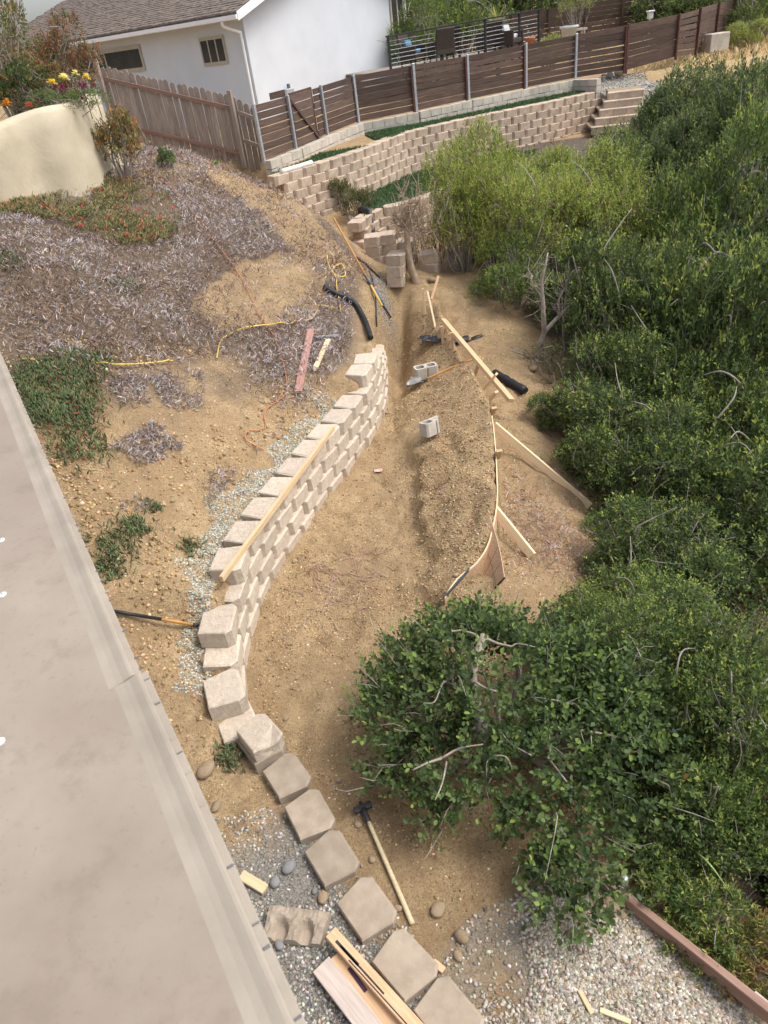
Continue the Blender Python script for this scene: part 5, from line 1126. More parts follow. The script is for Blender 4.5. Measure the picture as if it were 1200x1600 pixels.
# ================================================================== SHRUBS AND TREES
LEAF6 = (np.array([[0, 0, 0], [.28, -.42, .08], [.28, .42, .08], [.68, -.46, .10], [.68, .46, .10], [1, 0, -.05], [.5, 0, -.04]]), np.array([[0, 1, 6], [0, 6, 2], [1, 3, 6], [6, 4, 2], [3, 5, 6], [6, 5, 4]]))
LEAF4 = (np.array([[0, 0, 0], [.5, -.5, .1], [.5, .5, .1], [1, 0, -.05], [.5, 0, -.02]]), np.array([[0, 1, 4], [0, 4, 2], [1, 3, 4], [4, 3, 2]]))
LEAF2 = (np.array([[0, 0, 0], [.5, -.5, .12], [.5, .5, .12], [1, 0, 0]]), np.array([[0, 1, 3], [0, 3, 2]]))
def crown_mesh(name, lobes, nsprig, leaf, L, W_, cols, tips, seed, per=9, twl=.22, shell=.75, tw=None, upb=.35, droop=0., tipf=.35, cut=None):
    """leaf sprigs spread through overlapping lobes; lobes = (cx,cy,cz,rx,ry,rz)"""
    r = np.random.default_rng(seed); lb = np.array(lobes, float); vol = lb[:, 3]*lb[:, 4]+lb[:, 4]*lb[:, 5]+lb[:, 3]*lb[:, 5]
    i = r.choice(len(lb), nsprig, p=vol/vol.sum()); d = r.normal(size=(nsprig, 3)); d /= np.linalg.norm(d, axis=1, keepdims=True)
    d[:, 2] = np.where(d[:, 2] < -.35, -d[:, 2], d[:, 2])
    rad = shell+(1.04-shell)*r.random(nsprig)**.6; rad = np.where(r.random(nsprig) < .12, rad*r.uniform(.5, 1, nsprig), rad)
    rad *= 1+.12*np.sin(d[:, 0]*7+seed)*np.cos(d[:, 1]*6+d[:, 2]*5)
    P = lb[i, :3]+d*lb[i, 3:]*rad[:, None]
    keep = np.ones(nsprig, bool)
    for j in range(len(lb)):   # drop sprigs buried deep in other lobes
        q = np.linalg.norm((P-lb[j, :3])/lb[j, 3:], axis=1); keep &= ~((q < .55) & (i != j))
    keep &= P[:, 2] > .03
    if cut is not None: keep &= ~cut(P)
    P, d = P[keep], d[keep]; ns = len(P)
    g = d+r.normal(size=(ns, 3))*.45+np.array([0, 0, upb-droop]); g /= np.linalg.norm(g, axis=1, keepdims=True)
    tl = twl*r.uniform(.6, 1.3, ns); t = (np.arange(per)+.5)/per
    Q = P[:, None]+g[:, None]*(t[None, :, None]-.5)*tl[:, None, None]
    a = r.random((ns, 1))*6.3+np.arange(per)[None]*2.4; F0 = frames(g); y, z = F0[:, :, 1], F0[:, :, 2]
    ld = np.cos(a)[..., None]*y[:, None]+np.sin(a)[..., None]*z[:, None]+g[:, None]*(.35+.8*t[None, :, None])+np.array([0, 0, .25])
    ld = (ld+r.normal(size=ld.shape)*.25).reshape(-1, 3); n = len(ld)
    Ls = L*r.uniform(.65, 1.25, n)*(1-.25*np.tile(t, ns)); Ws = Ls*(W_/L)*r.uniform(.8, 1.15, n)
    roll = r.normal(size=n)*.7
    Mx = frames(ld, roll)*np.stack([Ls, Ws, Ls], -1)[:, None, :]
    c = np.array(cols)[r.choice(len(cols), ns)][:, None]*(1+.18*r.normal(size=(ns, per, 1)))*(1+.2*r.normal(size=(ns, 1, 1)))
    tf = (np.tile(t, (ns, 1)) > .62)[..., None]*(r.random((ns, 1, 1)) < tipf); c = np.where(tf, np.array(tips)[r.choice(len(tips), ns)][:, None]*(1+.15*r.normal(size=(ns, per, 1))), c)
    odd = r.random((ns, per, 1)) < .002; c = np.where(odd, np.array([.30, .16, .06]), c)
    c = np.clip(c.reshape(-1, 3), .006, .7)
    me = inst(name, leaf[0], leaf[1], Q.reshape(-1, 3), Mx, c); return me, P
def limb_paths(base, targets, r0, rng_, nseg=6, wob=.12):
    out = []
    for tgt in targets:
        tgt = np.asarray(tgt, float); n = nseg; mid = base+(tgt-base)*.45+rng_.normal(size=3)*wob*np.linalg.norm(tgt-base); mid[2] = max(mid[2], base[2]+.1)
        P = smooth_path([base, mid, tgt], n); out.append((P, np.linspace(r0, r0*.22, len(P))))
        for _ in range(3):
            i = rng_.integers(len(P)//2, len(P)-1); e = P[i]+(rng_.normal(size=3)+np.array([0, 0, .2]))*np.linalg.norm(tgt-base)*.15; Q = smooth_path([P[i], (P[i]+e)/2+rng_.normal(size=3)*.07, e], 3); out.append((Q, np.linspace(r0*.3, r0*.08, len(Q))))
    return out
def make_shrub(lobes, nsprig, leaf, L, W_, cols, tips, seed, nl=7, r0=.035, bark='bark', **kw):
    me, P = crown_mesh('crown', lobes, nsprig, leaf, L, W_, cols, tips, seed, **kw); me.materials.append(M['leaf'])
    r = np.random.default_rng(seed+99); tg = P[r.choice(len(P), min(nl*3, len(P)))]; Vs, Fs, o = [], [], 0
    for Pq, rr_ in limb_paths(np.array([0, 0, -.15]), tg, r0, r):
        V, F = tube_vf(Pq, rr_, 5); Vs.append(V); Fs += [tuple(i+o for i in f) for f in F]; o += len(V)
    for p_ in P[r.choice(len(P), min(5, len(P)))]:      # bare grey limbs lying over the foliage
        t_ = np.cross(p_, r.normal(size=3)); t_ /= np.linalg.norm(t_); q0 = p_*1.0; q1 = p_*1.04+t_*.25+np.array([0, 0, .05]); q2 = p_*1.02+t_*.5+r.normal(size=3)*.08
        V, F = tube_vf(smooth_path([q0*.8, q0, q1, q2], 4), np.linspace(.016, .005, 13), 5); Vs.append(V); Fs += [tuple(i+o for i in f) for f in F]; o += len(V)
    # fine bare twig ends that poke out of the foliage
    for p_ in P[r.choice(len(P), min(46, len(P)))]:
        e = p_+(p_/np.linalg.norm(p_)+r.normal(size=3)*.7)*r.uniform(.08, .2); V, F = tube_vf(smooth_path([p_*.88, p_*.95+r.normal(size=3)*.03, (p_+e)/2+r.normal(size=3)*.03, e], 2), np.linspace(.006, .0015, 7), 4); Vs.append(V); Fs += [tuple(i+o for i in f) for f in F]; o += len(V)
    tm = faces_mesh('trunk', np.concatenate(Vs), Fs); tm.materials.append(M[bark]); return me, tm
def put(name, kit, loc, s, rz, label, cat, group=None):
    e = tag(empty(name, tuple(loc), 0), label, cat, group); mw = Matrix.Translation(V3(loc)) @ Matrix.Rotation(rz, 4, 'Z') @ Matrix.Diagonal((*s, 1))
    link('crown', kit[0], None, e, mw); link('trunk', kit[1], None, e, mw); return e
DG = [(.076, .116, .038), (.100, .146, .046), (.054, .084, .031), (.120, .168, .052)]
YG = [(.27, .34, .075), (.34, .39, .085), (.21, .29, .065)]
MG = [(.110, .165, .046), (.138, .198, .054), (.082, .125, .040)]
LG = [(.23, .31, .065), (.29, .36, .08), (.18, .25, .06), (.33, .37, .10), (.18, .14, .07)]
def rlobes(seed, n=9, R=1., zc=.8, zr=.55, fl=.45):
    r = np.random.default_rng(seed); out = [(0, 0, zc*.8, R*.75, R*.75, zr*.9)]
    for i in range(n): a = 6.28*i/n+r.normal()*.3; q = R*r.uniform(.35, .72); s = r.uniform(.32, .52)*R; out.append((q*math.cos(a), q*math.sin(a), zc+r.normal()*zr*.4, s, s, s*.75))
    return out
kits = {}
for k in range(3): kits['dark', k] = make_shrub(rlobes(40+k), 2050, LEAF4, .062, .032, DG, YG, 60+k, per=9, tipf=.28)
for k in range(2): kits['mid', k] = make_shrub(rlobes(50+k, 11), 2050, LEAF4, .055, .026, MG, YG, 70+k, per=9, tipf=.36)
for k in range(2): kits['light', k] = make_shrub(rlobes(55+k, 10), 2050, LEAF4, .058, .024, LG, [(.36, .42, .10), (.30, .38, .09)], 80+k, per=9, tipf=.45, bark='bark_pale')
kits['olive', 0] = make_shrub(rlobes(58, 7, 1., .75, .6), 1500, LEAF4, .048, .017, [(.15, .165, .075), (.19, .20, .095), (.11, .125, .06), (.20, .16, .09)], [(.28, .28, .13), (.30, .24, .12)], 88, per=10, tipf=.4, shell=.5, bark='bark_pale', nl=11)
kits['hedge', 0] = make_shrub([(0, 0, .9, 1.1, 1.1, 1.0)]+[(.75*math.cos(a), .75*math.sin(a), .8, .6, .6, .75) for a in np.arange(0, 6.28, .9)], 4300, LEAF4, .07, .034, [(.085, .125, .05), (.115, .165, .06), (.14, .18, .08)], [(.22, .27, .11), (.27, .33, .09)], 91, per=9, shell=.86)
# ---- the big near bush with the sawn trunk
NB = np.array([.62, 3.72, h1(.62, 3.72)])
nlobes = [(0, .25, .62, .62, .6, .5), (-.45, .1, .5, .38, .38, .36), (.45, .35, .55, .5, .5, .42), (.0, .75, .5, .5, .4, .38), (-.30, -.35, .42, .42, .40, .32), (.25, -.5, .42, .45, .42, .34), (.62, -.25, .4, .42, .4, .34), (-.62, .45, .45, .3, .32, .28), (.18, -1.3, .2, .2, .32, .18), (.95, -.55, .35, .4, .45, .32), (1.05, .1, .4, .45, .5, .36), (.5, -.95, .28, .32, .35, .24), (.42, -1.25, .2, .22, .3, .16), (.15, -.85, .25, .3, .3, .22), (.85, .35, .38, .42, .45, .36), (-.15, .95, .42, .5, .25, .26), (-1.0, .45, .3, .16, .2, .1), (-.95, -.2, .28, .14, .2, .1), (-.6, 1.0, .35, .2, .22, .12), (.1, 1.3, .35, .2, .16, .12), (-.55, -.62, .25, .16, .2, .1), (-.85, .75, .32, .18, .18, .1), (-.78, .15, .4, .3, .4, .3), (-.55, -.25, .32, .35, .35, .28), (-.25, .6, .6, .5, .45, .36), (.9, -.1, .4, .4, .45, .34), (-.7, -.05, .22, .25, .35, .2)]
def hollow(P): return (np.hypot(P[:, 0]-.1, P[:, 1]-.28) < .20) & (P[:, 2] > .35)
me, P = crown_mesh('crown', nlobes, 2600, LEAF6, .060, .038, [(.085, .132, .050), (.110, .162, .058), (.062, .098, .040), (.130, .185, .064)], [(.17, .25, .06), (.21, .30, .07), (.13, .20, .055)], 5, per=9, twl=.26, shell=.72, cut=hollow, tipf=.35)
nb = tag(empty('lemonade_bush', tuple(NB)), 'large glossy dark green bush with a sawn-off grey trunk beside the sledgehammer', 'bush')
link('crown', me, M['leaf'], nb, Matrix.Translation(V3(NB)))
r5 = np.random.default_rng(12); tg = P[r5.choice(len(P), 26)]
paths = limb_paths(np.array([.12, .2, -.1]), tg, .022, r5, wob=.16)
for p_ in P[r5.choice(len(P), 120)]:
    e = p_+(p_/np.linalg.norm(p_)+r5.normal(size=3)*.6)*r5.uniform(.08, .22); paths.append((np.array([p_*.9, (p_+e)/2+r5.normal(size=3)*.02, e]), np.array([.004, .003, .0015])))
many = [(a+NB, b) for a, b in paths]; many_tubes('limbs', many, M['bark'], nb, 6, tuple(NB))
tk = [at(752, 1130, .75), at(744, 1095, .84), at(738, 1055, .92), at(745, 1025, 1.0), at(757, 993, 1.08)]
tk = [np.array([tk[0][0]+.02, tk[0][1], .1])]+tk
tube('trunk', tk, [.052, .047, .042, .038, .036, .034], M['bark_pale'], nb, 12, 5)
m_, _ = bar_matrix(tk[-2], tk[-1]); d_ = (tk[-1]-tk[-2])/np.linalg.norm(tk[-1]-tk[-2])
tube('cut_face', [tk[-1]-d_*.002, tk[-1]+d_*.004], .033, M['cutwood'], nb, 14, 0)
for a, b, rr_ in [((757, 996), (800, 1010), .014), ((752, 1002), (720, 985), .012), ((720, 985), (690, 988), .009), ((800, 1010), (840, 1012), .008), ((742, 1065), (775, 1080), .012), ((690, 1185), (645, 1203), .011), ((690, 1185), (755, 1163), .010), ((698, 1190), (680, 1250), .008), ((780, 1140), (830, 1180), .008), ((800, 1200), (770, 1180), .007)]:
    zz = 1.02 if a[1] < 1100 else .72; A, B = at(*a, zz), at(*b, zz+.02); tube('branch', [A, (A+B)/2+r5.normal(size=3)*.02, B], [rr_, rr_*.8, rr_*.5], M['bark_pale'], nb, 7, 3)
# ---- slope shrubs, each one its own
LABK = {'dark': 'dense dark green shrub on the slope below the trench', 'mid': 'mid-green shrub with yellowish tips on the slope below the trench', 'light': 'light green feathery shrub beyond the head of the trench', 'olive': 'grey-olive fine-leaved twiggy shrub among the darker shrubs on the slope'}
GRPK = {'dark': 'dark shrubs covering the slope', 'mid': 'mid-green shrubs covering the slope', 'light': 'light green shrubs beyond the trench', 'olive': 'grey-olive shrubs among the dark ones'}
cnt = 0
def shrub(kind, x, y, R, Hs, label=None, dz=0):
    global cnt; ks = [k for k in kits if k[0] == kind]; kit = kits[ks[cnt % len(ks)]]; cnt += 1; R *= .92; Hs *= random.uniform(.8, 1.22)
    return put('shrub', kit, (x, y, h1(x, y)-.1+dz), (R, R, Hs), rng.random()*6.28, label or LABK[kind], 'shrub', None if label else GRPK[kind])
SLOPE_SHRUBS = [
    # kind, x, y, radius, height
    ('mid', 1.75, 4.55, .75, .75), ('mid', 2.35, 5.1, .9, .8), ('dark', 2.2, 3.9, .85, .9), ('olive', 2.9, 4.2, .95, 1.0), ('mid', 2.35, 3.1, .8, .8), ('dark', 3.2, 3.2, 1.0, 1.0), ('mid', 3.7, 4.6, 1.1, 1.1), ('dark', 2.9, 2.3, .7, .6), ('mid', 3.9, 2.4, 1.0, 1.0), ('dark', 4.6, 3.5, 1.2, 1.2),
    ('dark', 3.0, 6.0, .9, .8), ('dark', 3.7, 6.4, 1.1, 1.1), ('olive', 4.5, 5.6, 1.2, 1.25), ('dark', 3.4, 7.9, .95, 1.0), ('dark', 4.5, 7.4, 1.2, 1.4), ('mid', 5.5, 6.6, 1.3, 1.5), ('dark', 3.5, 8.9, 1.0, 1.2), ('dark', 4.9, 8.8, 1.3, 1.7), ('olive', 6.2, 8.2, 1.5, 2.0),
    ('dark', 4.1, 9.9, 1.0, 1.4), ('dark', 5.4, 10.4, 1.4, 2.1), ('mid', 6.8, 10.0, 1.6, 2.3), ('dark', 4.45, 11.5, 1.2, 1.7), ('dark', 6.0, 12.0, 1.5, 2.4), ('olive', 7.6, 12.0, 1.7, 2.8), ('olive', 5.4, 13.6, 1.4, 2.1), ('mid', 7.0, 14.0, 1.6, 2.4), ('dark', 8.6, 14.2, 1.8, 3.0), ('mid', 9.2, 10.8, 1.8, 3.0), ('mid', 8.0, 8.5, 1.7, 2.6), ('dark', 7.2, 6.2, 1.6, 2.2), ('dark', 6.2, 4.4, 1.5, 1.8), ('mid', 5.8, 2.8, 1.4, 1.6),
    ('light', 2.35, 14.8, .9, 1.25), ('light', 3.2, 14.3, 1.05, 1.4), ('light', 2.9, 15.9, 1.15, 1.5), ('light', 4.2, 15.2, 1.25, 1.6), ('light', 5.3, 15.6, 1.35, 1.8), ('light', 4.2, 16.9, 1.25, 1.7), ('mid', 5.8, 17.4, 1.4, 1.7), ('mid', 3.0, 13.2, .85, .95), ('dark', 4.0, 12.6, .95, 1.1), ('dark', 3.05, 8.4, .6, .6), ('dark', 1.85, 2.95, .6, .5), ('mid', 2.9, 7.0, .6, .5), ('dark', 2.8, 9.5, .45, .38), ('olive', 2.55, 6.2, .5, .4)]
NAMED = {0: 'mid-green shrub right behind the flared strand-board sheet', 2: 'dark shrub merging with the big bush that has the sawn trunk', 4: 'yellow-tipped shrub directly behind the stub pipe and edging timber', 7: 'low dark shrub overhanging the weeds behind the edging timber', 10: 'dark shrub just below the foot of the shorter pale brace', 11: 'dark shrub at the foot of the long pale brace', 13: 'dark shrub on the slope above the foot of the long pale brace', 16: 'dark shrub below the olive-brown low shrub of the dead tree', 19: 'dark shrub close below the dead tree', 33: 'light green feathery shrub overhanging the leaning orange stake', 34: 'light green feathery shrub between the dead tree and the bare twiggy shrub', 35: 'light green feathery shrub behind the bare twiggy shrub', 40: 'mid-green shrub covering the bank under the light green shrubs', 41: 'dark shrub directly behind the dead tree'}
for i_, a in enumerate(SLOPE_SHRUBS): shrub(*a, label=NAMED.get(i_))
# clipped dense hedge mass by the steps
for i, (x, y, R, tz_) in enumerate([(9.0, 19.4, 1.45, 3.45), (8.1, 17.6, 1.25, 2.7), (9.6, 17.4, 1.6, 3.5), (10.8, 19.2, 1.7, 3.3), (12.4, 19.6, 1.7, 3.1), (11.4, 17.2, 1.8, 3.5), (8.9, 15.6, 1.5, 2.9), (10.6, 15.2, 1.8, 3.2), (10.4, 20.9, 1.3, 2.9), (12.2, 21.4, 1.5, 2.8), (14.0, 20.6, 1.9, 2.8), (7.4, 16.2, 1.2, 1.9)]):
    g_ = h1(x, y)-.1; put('hedge_shrub', kits['hedge', 0], (x, y, g_), (R/1.25, R/1.25, (tz_-g_)/1.9), rng.random()*6, 'dense clipped-looking grey-green shrub in the big mass beside the garden steps', 'shrub', 'hedge mass beside the steps')
# ---- dead pale tree, bare twiggy shrub, small shrubs
def bare(name, pts_list, label, mat='bark_pale', twigs=40, tl=.25, seed=1):
    r = np.random.default_rng(seed); base = np.asarray(pts_list[0][0][0]); o = tag(empty(name, tuple(base)), label, 'tree' if 'tree' in name else 'shrub')
    allp = []
    for i, (P, rad) in enumerate(pts_list): Q = smooth_path(P, 5); tube('trunk' if i == 0 else 'branch', P, rad, M[mat], o, 8, 5); allp.append(Q)
    A = np.concatenate([q[len(q)//3:] for q in allp]); Pp = []
    for _ in range(twigs):
        p_ = A[r.integers(len(A))]; d = r.normal(size=3)+np.array([0, 0, .6]); d /= np.linalg.norm(d); L = tl*r.uniform(.4, 1.3); k = p_+d*L*.5+r.normal(size=3)*L*.08; e = k+(d+r.normal(size=3)*.4)*L*.5
        Pp.append((np.array([p_, k, e]), np.array([.007, .005, .002]))); e2 = k+(d+r.normal(size=3)*.8)*L*.4; Pp.append((np.array([k, (k+e2)/2, e2]), np.array([.004, .003, .0015])))
    many_tubes('twigs', Pp, M[mat], o, 4, tuple(base)); return o
b0 = on(838, 560); yb = b0[1]
def T(px, py, dy=0): return aty(px, py, yb+dy)
bare('dead_tree', [([b0+np.array([0, 0, -.1]), T(843, 540), T(850, 520), T(849, 495, -.1), T(848, 470, -.1), T(846, 440, -.1), T(852, 415, -.1), T(856, 395, 0)], [.06, .055, .045, .04, .036, .03, .02, .012]),
    ([T(850, 520), T(866, 502, .05), T(880, 488, .1), T(893, 476, .1), T(906, 466, .1)], [.04, .036, .03, .022, .012]), ([T(874, 495, .07), T(873, 470, .1), T(881, 452, .1), T(884, 440, .1)], [.022, .018, .014, .008]), ([T(848, 465, -.1), T(836, 450, -.15), T(828, 432, -.2), T(825, 420, -.2)], [.018, .014, .01, .006]),
    ([b0, b0+np.array([-.2, -.05, .1]), b0+np.array([-.45, -.1, .25])], [.03, .02, .012])], 'leafless pale grey dead tree forking at the slope edge', 'bark_pale', 70, .3, 3)
b1_ = on(652, 440); yb1 = b1_[1]
T = lambda px, py, dy=0: aty(px, py, yb1+dy)
br = [([b1_+np.array([0, 0, -.1]), T(640, 410), T(637, 380), T(634, 355)], [.075, .07, .06, .045])]
for tx, ty in [(612, 330), (622, 318), (630, 300), (615, 350), (650, 320), (660, 335), (672, 345), (680, 365), (640, 310), (668, 385)]: br.append(([T(636, 365), T((636+tx)/2, (350+ty)/2+4, .1), T(tx, ty, .15*random.uniform(-1, 1))], [.028, .018, .006]))
bare('bare_shrub', br, 'leafless tan twiggy shrub with thick stem beside the stacked blocks', 'twig', 190, .5, 5)
# dry brown brush behind it
q_ = gpoly([(640, 330), (720, 300), (800, 290), (790, 330), (700, 360), (650, 380)]); n = 1500; Pp = []
for _ in range(170):
    x_ = rng.uniform(1.3, 4.4); y_ = 16.0+rng.normal()*.5+.25*(x_-1.3); z_ = h1(x_, y_); hh = rng.uniform(.6, 1.4); d = rng.normal(size=2)*.2
    Pp.append((np.array([[x_, y_, z_], [x_+d[0]*.5, y_+d[1]*.5, z_+hh*.6], [x_+d[0], y_+d[1], z_+hh]]), np.array([.010, .007, .003])))
    for _k in range(4):
        t = rng.uniform(.4, .95); b_ = np.array([x_+d[0]*t, y_+d[1]*t, z_+hh*t]); e = b_+np.array([rng.normal()*.14, rng.normal()*.14, rng.uniform(.08, .25)]); Pp.append((np.array([b_, (b_+e)/2, e]), np.array([.006, .004, .002])))
tag(many_tubes('dry_brush', Pp, M['twig'], None, 4, (2.5, 16.2, 1)), 'thicket of dry tan stems between the lower terrace and the light green bush', 'brush', kind='stuff')
# old grey trunk lying among the shrubs
# small shrubs
def small(px, py, R, Hs, cols, tips, label, seed, L=.05, W_=.024, n=420, bark='bark', name='shrub'):
    p = on(px, py); kit = make_shrub(rlobes(seed, 8, 1., .75, .55), n, LEAF4, L/R, W_/R, cols, tips, seed, nl=6, r0=.03/R*.6, bark=bark, per=8, shell=.55); return put(name, kit, up(p, -.06), (R, R, Hs), 0, label, 'shrub')
small(562, 352, .5, .78, [(.10, .12, .045), (.13, .14, .055), (.08, .10, .04)], [(.24, .20, .08), (.18, .20, .07)], 'small olive shrub beside the white pipe at the foot of the terrace wall', 301)
small(532, 325, .32, .55, [(.10, .12, .045), (.13, .14, .055)], [(.24, .20, .08)], 'smaller olive shrub touching the white pipe', 302, n=220)
small(200, 284, .58, 1.0, [(.16, .15, .05), (.22, .17, .06), (.12, .13, .045), (.30, .17, .06)], [(.42, .24, .07), (.36, .28, .09)], 'bronze and green succulent shrub at the end of the stucco wall', 303, .06, .03, 420)
small(253, 215, .22, .35, [(.14, .22, .08), (.10, .17, .06)], [(.2, .28, .1)], 'small bright green weed clump below the picket fence', 304, .07, .014, 140, name='weed')
small(262, 262, .18, .28, [(.16, .24, .09), (.12, .18, .07)], [(.24, .3, .12)], 'grassy green weed on the litter beside the orange cord', 305, .09, .01, 110, name='weed')
small(337, 262, .12, .15, [(.18, .30, .08)], [(.24, .34, .1)], 'tiny bright green weed on the bank below the picket fence', 306, .05, .02, 60, name='weed')
small(880, 590, .62, .6, [(.11, .12, .05), (.14, .13, .06), (.08, .10, .04)], [(.22, .18, .08)], 'olive-brown low shrub around the foot of the dead tree', 307, .05, .02, 420)
small(1110, 1470, .34, .3, [(.14, .20, .05), (.20, .24, .06), (.10, .16, .045)], [(.34, .34, .09)], 'yellow-green leafy weeds along the outer side of the edging timber', 308, .05, .016, 420, name='weed')
small(1040, 1400, .30, .28, [(.09, .15, .04), (.14, .20, .05)], [(.3, .32, .08)], 'green weeds behind the middle of the edging timber', 309, .05, .018, 300, name='weed')
small(1170, 1520, .36, .3, [(.14, .18, .05), (.22, .22, .07), (.3, .2, .08)], [(.36, .33, .1)], 'yellowing ice plant at the outer end of the edging timber', 310, .07, .012, 420, name='weed')
tube('reed_leaf', [at(1085, 1330, .1), at(1110, 1352, .3), at(1143, 1398, .1)], [.008, .007, .002], simple('reed', (.2, .3, .1), (.3, .4, .14), 8, .6, 0), None, 5, 4); tag(bpy.data.objects['reed_leaf'], 'single long green reed blade arching over the slope', 'plant')
# ---- garden behind the stucco wall
def atp(px, py, y): return aty(px, py, y)
bed = STP[20][2]-.22
for i, (px, py, y, R, Hs, cols, lab) in enumerate([
    (12, 150, 15.6, .85, 2.1, [(.09, .13, .04), (.14, .17, .05), (.22, .18, .06)], 'tall dark green bronze-tipped shrub behind the stucco wall'),
    (70, 150, 16.6, .75, 1.3, [(.07, .10, .03), (.16, .11, .04), (.24, .12, .06)], 'red-tipped green shrub behind the purple flowers'),
    (120, 140, 17.4, .7, 1.25, [(.08, .11, .03), (.20, .11, .05), (.28, .14, .07)], 'red-tipped shrub nearest the picket fence'),
    (45, 175, 15.2, .6, 1.0, [(.05, .09, .03), (.08, .12, .035)], 'low green shrub behind the yellow roses')]):
    p = aty(px, py, y); p[2] = bed; kit = make_shrub(rlobes(400+i, 9, 1., .75, .6), 700, LEAF4, .055/R, .026/R, cols, [(.34, .16, .07), (.26, .22, .07)], 400+i, nl=6, r0=.03, per=8, shell=.6, tipf=.5)
    put('garden_shrub', kit, p, (R, R, Hs/1.3), 0, lab, 'shrub')
p = aty(98, 175, 15.0); p[2] = bed
kit = make_shrub(rlobes(420, 8, 1., .5, .4), 420, LEAF4, .11, .02, [(.12, .18, .06), (.16, .22, .08)], [(.2, .26, .09)], 420, nl=5, r0=.02, per=8, shell=.55)
fb = put('flower_clump', kit, p, (.75, .6, .55), 0, 'clump of dark magenta flowers above the stucco wall', 'flowers')
def blooms(name, pts, rad, cols, parent, label=None, cat=None):
    P, Dd, Cc = [], [], []
    for q_ in pts:
        for k in range(16): d = np.random.default_rng(k).normal(size=3)*np.array([1, 1, .5])+np.array([0, -.3, .5]); P.append(np.asarray(q_)+d*.012); Dd.append(d)
    n = len(P); me = inst(name, LEAF4[0], LEAF4[1], np.array(P), frames(np.array(Dd))*np.array([rad, rad*.8, rad])[None, None], pal(n, cols)); c = Matrix.Identity(4)
    o = link(name, me, M['petal'], parent, c); 
    return tag(o, label, cat) if label else o
pts = [aty(px+rng.normal()*3, py+rng.normal()*3, 15.0+rng.normal()*.2) for px, py in [(60, 158), (75, 145), (82, 148), (88, 138), (92, 140), (98, 137), (108, 133), (115, 142), (120, 135), (133, 137), (146, 133), (66, 150), (104, 145), (126, 158), (95, 150), (138, 130), (62, 162)]]
blooms('blossom', pts, .055, [(.22, .02, .06), (.30, .03, .10), (.16, .015, .05)], fb)
for k, (px, py, col, lab) in enumerate([((11), (163), (.85, .50, .08), 'single golden orange rose above the stucco wall'), (82, 129, (.82, .68, .08), 'yellow rose left of the cream roses'), (101, 122, (.85, .80, .35), 'pale cream-yellow rose over the magenta flowers'), (119, 115, (.85, .82, .45), 'cream rose standing highest by the picket fence'), (137, 122, (.85, .72, .15), 'yellow rose beside the stucco wall end'), (47, 166, (.6, .2, .1), 'coral rose above the stucco wall')]):
    q_ = aty(px, py, 14.6 if k in (0, 5) else 15.2); e = tag(empty('rose', (q_[0], q_[1], bed)), lab, 'flower')
    blooms('blossom', [q_+rng.normal(size=3)*.02 for _ in range(3)], .062, [col], e); tube('stem', [np.array([q_[0]+.03, q_[1]+.05, bed-.05]), (q_+np.array([q_[0], q_[1], bed]))/2+np.array([.03, .02, 0]), q_], .008, simple('rose_stem', (.06, .10, .03), (.09, .14, .04), 8, .7, 0) if k == 0 else bpy.data.materials['rose_stem'], e, 5, 3)
# ---- deck, furniture, pots beyond the fence
DA, DB = aty(606, 57, 28.2), aty(842, 15, 31.0); dv = DB-DA; drz = math.atan2(dv[1], dv[0]); DZ = DA[2]-1.0; dn = np.array([-math.sin(drz), math.cos(drz), 0])
deck = tag(empty('deck_railing', (DA[0], DA[1], DZ)), 'black deck railing with horizontal cables beyond the dark fence', 'railing')
for t in (0, .33, .62, .86, 1): p = DA+dv*t; box('post', (p[0], p[1], p[2]-.5), (.07, .07, 1.05), M['railblack'], deck, drz)
bar('top_rail', DA-dv*.01, DB+dv*.01, .1, .045, M['railblack'], deck)
for k in range(7): bar('cable', DA-np.array([0, 0, .14+.125*k]), DB-np.array([0, 0, .14+.125*k]), .012, .012, M['galv'], deck)
dk_ = tag(empty('deck', (DA[0], DA[1], 2.7)), 'raised grey deck with dark furniture beside the white house', 'deck'); W4 = 3.6
for k in range(24): 
    o_ = dn*(.07+k*.15); bar('plank', DA+o_-np.array([0, 0, 1.05]), DB+o_-np.array([0, 0, DB[2]-DA[2]+1.05]), .142, .04, M['deckboard'], dk_)
def chair(px, py, y, rz, label, cush=None):
    p = aty(px, py, y); p[2] = DZ; e = tag(empty('wicker_chair', tuple(p)), label, 'chair', None); R_ = Matrix.Translation(V3(p)) @ Matrix.Rotation(rz, 4, 'Z')
    def bb(n, c, s, mt='darkwicker', tl=0): return link(n, box_mesh(n, *s, .02), M[mt], e, R_ @ Matrix.Translation(V3(c)) @ Matrix.Rotation(tl, 4, 'X'))
    bb('seat', (0, 0, .32), (.66, .62, .16)); bb('backrest', (0, .32, .66), (.7, .08, .72), tl=-.2); bb('armrest', (-.36, -.02, .42), (.09, .64, .46)); bb('armrest', (.36, -.02, .42), (.09, .64, .46))
    for sx in (-1, 1):
        for sy_ in (-1, 1): bb('leg', (sx*.33, sy_*.27, .12), (.06, .06, .24))
    if cush: bb('cushion', (0, .05, .46), (.5, .5, .12), cush); bb('cushion', (.05, .2, .62), (.42, .14, .36), cush, -.25)
    return e
chair(645, 88, 29.2, drz+.5, 'dark wicker chair with blue cushions beside the house corner', 'fabric_blue')
chair(703, 74, 30.0, drz+2.6, 'dark high-backed wicker chair in the middle of the deck')
chair(690, 84, 29.4, drz+3.0, 'dark wicker chair with lime cushion behind the railing', 'fabric_lime')
chair(765, 62, 30.8, drz+2.9, 'dark wicker chair below the spiky yucca')
chair(797, 62, 30.6, drz+.4, 'dark wicker chair with white cushions at the far end of the deck', 'fabric_white')
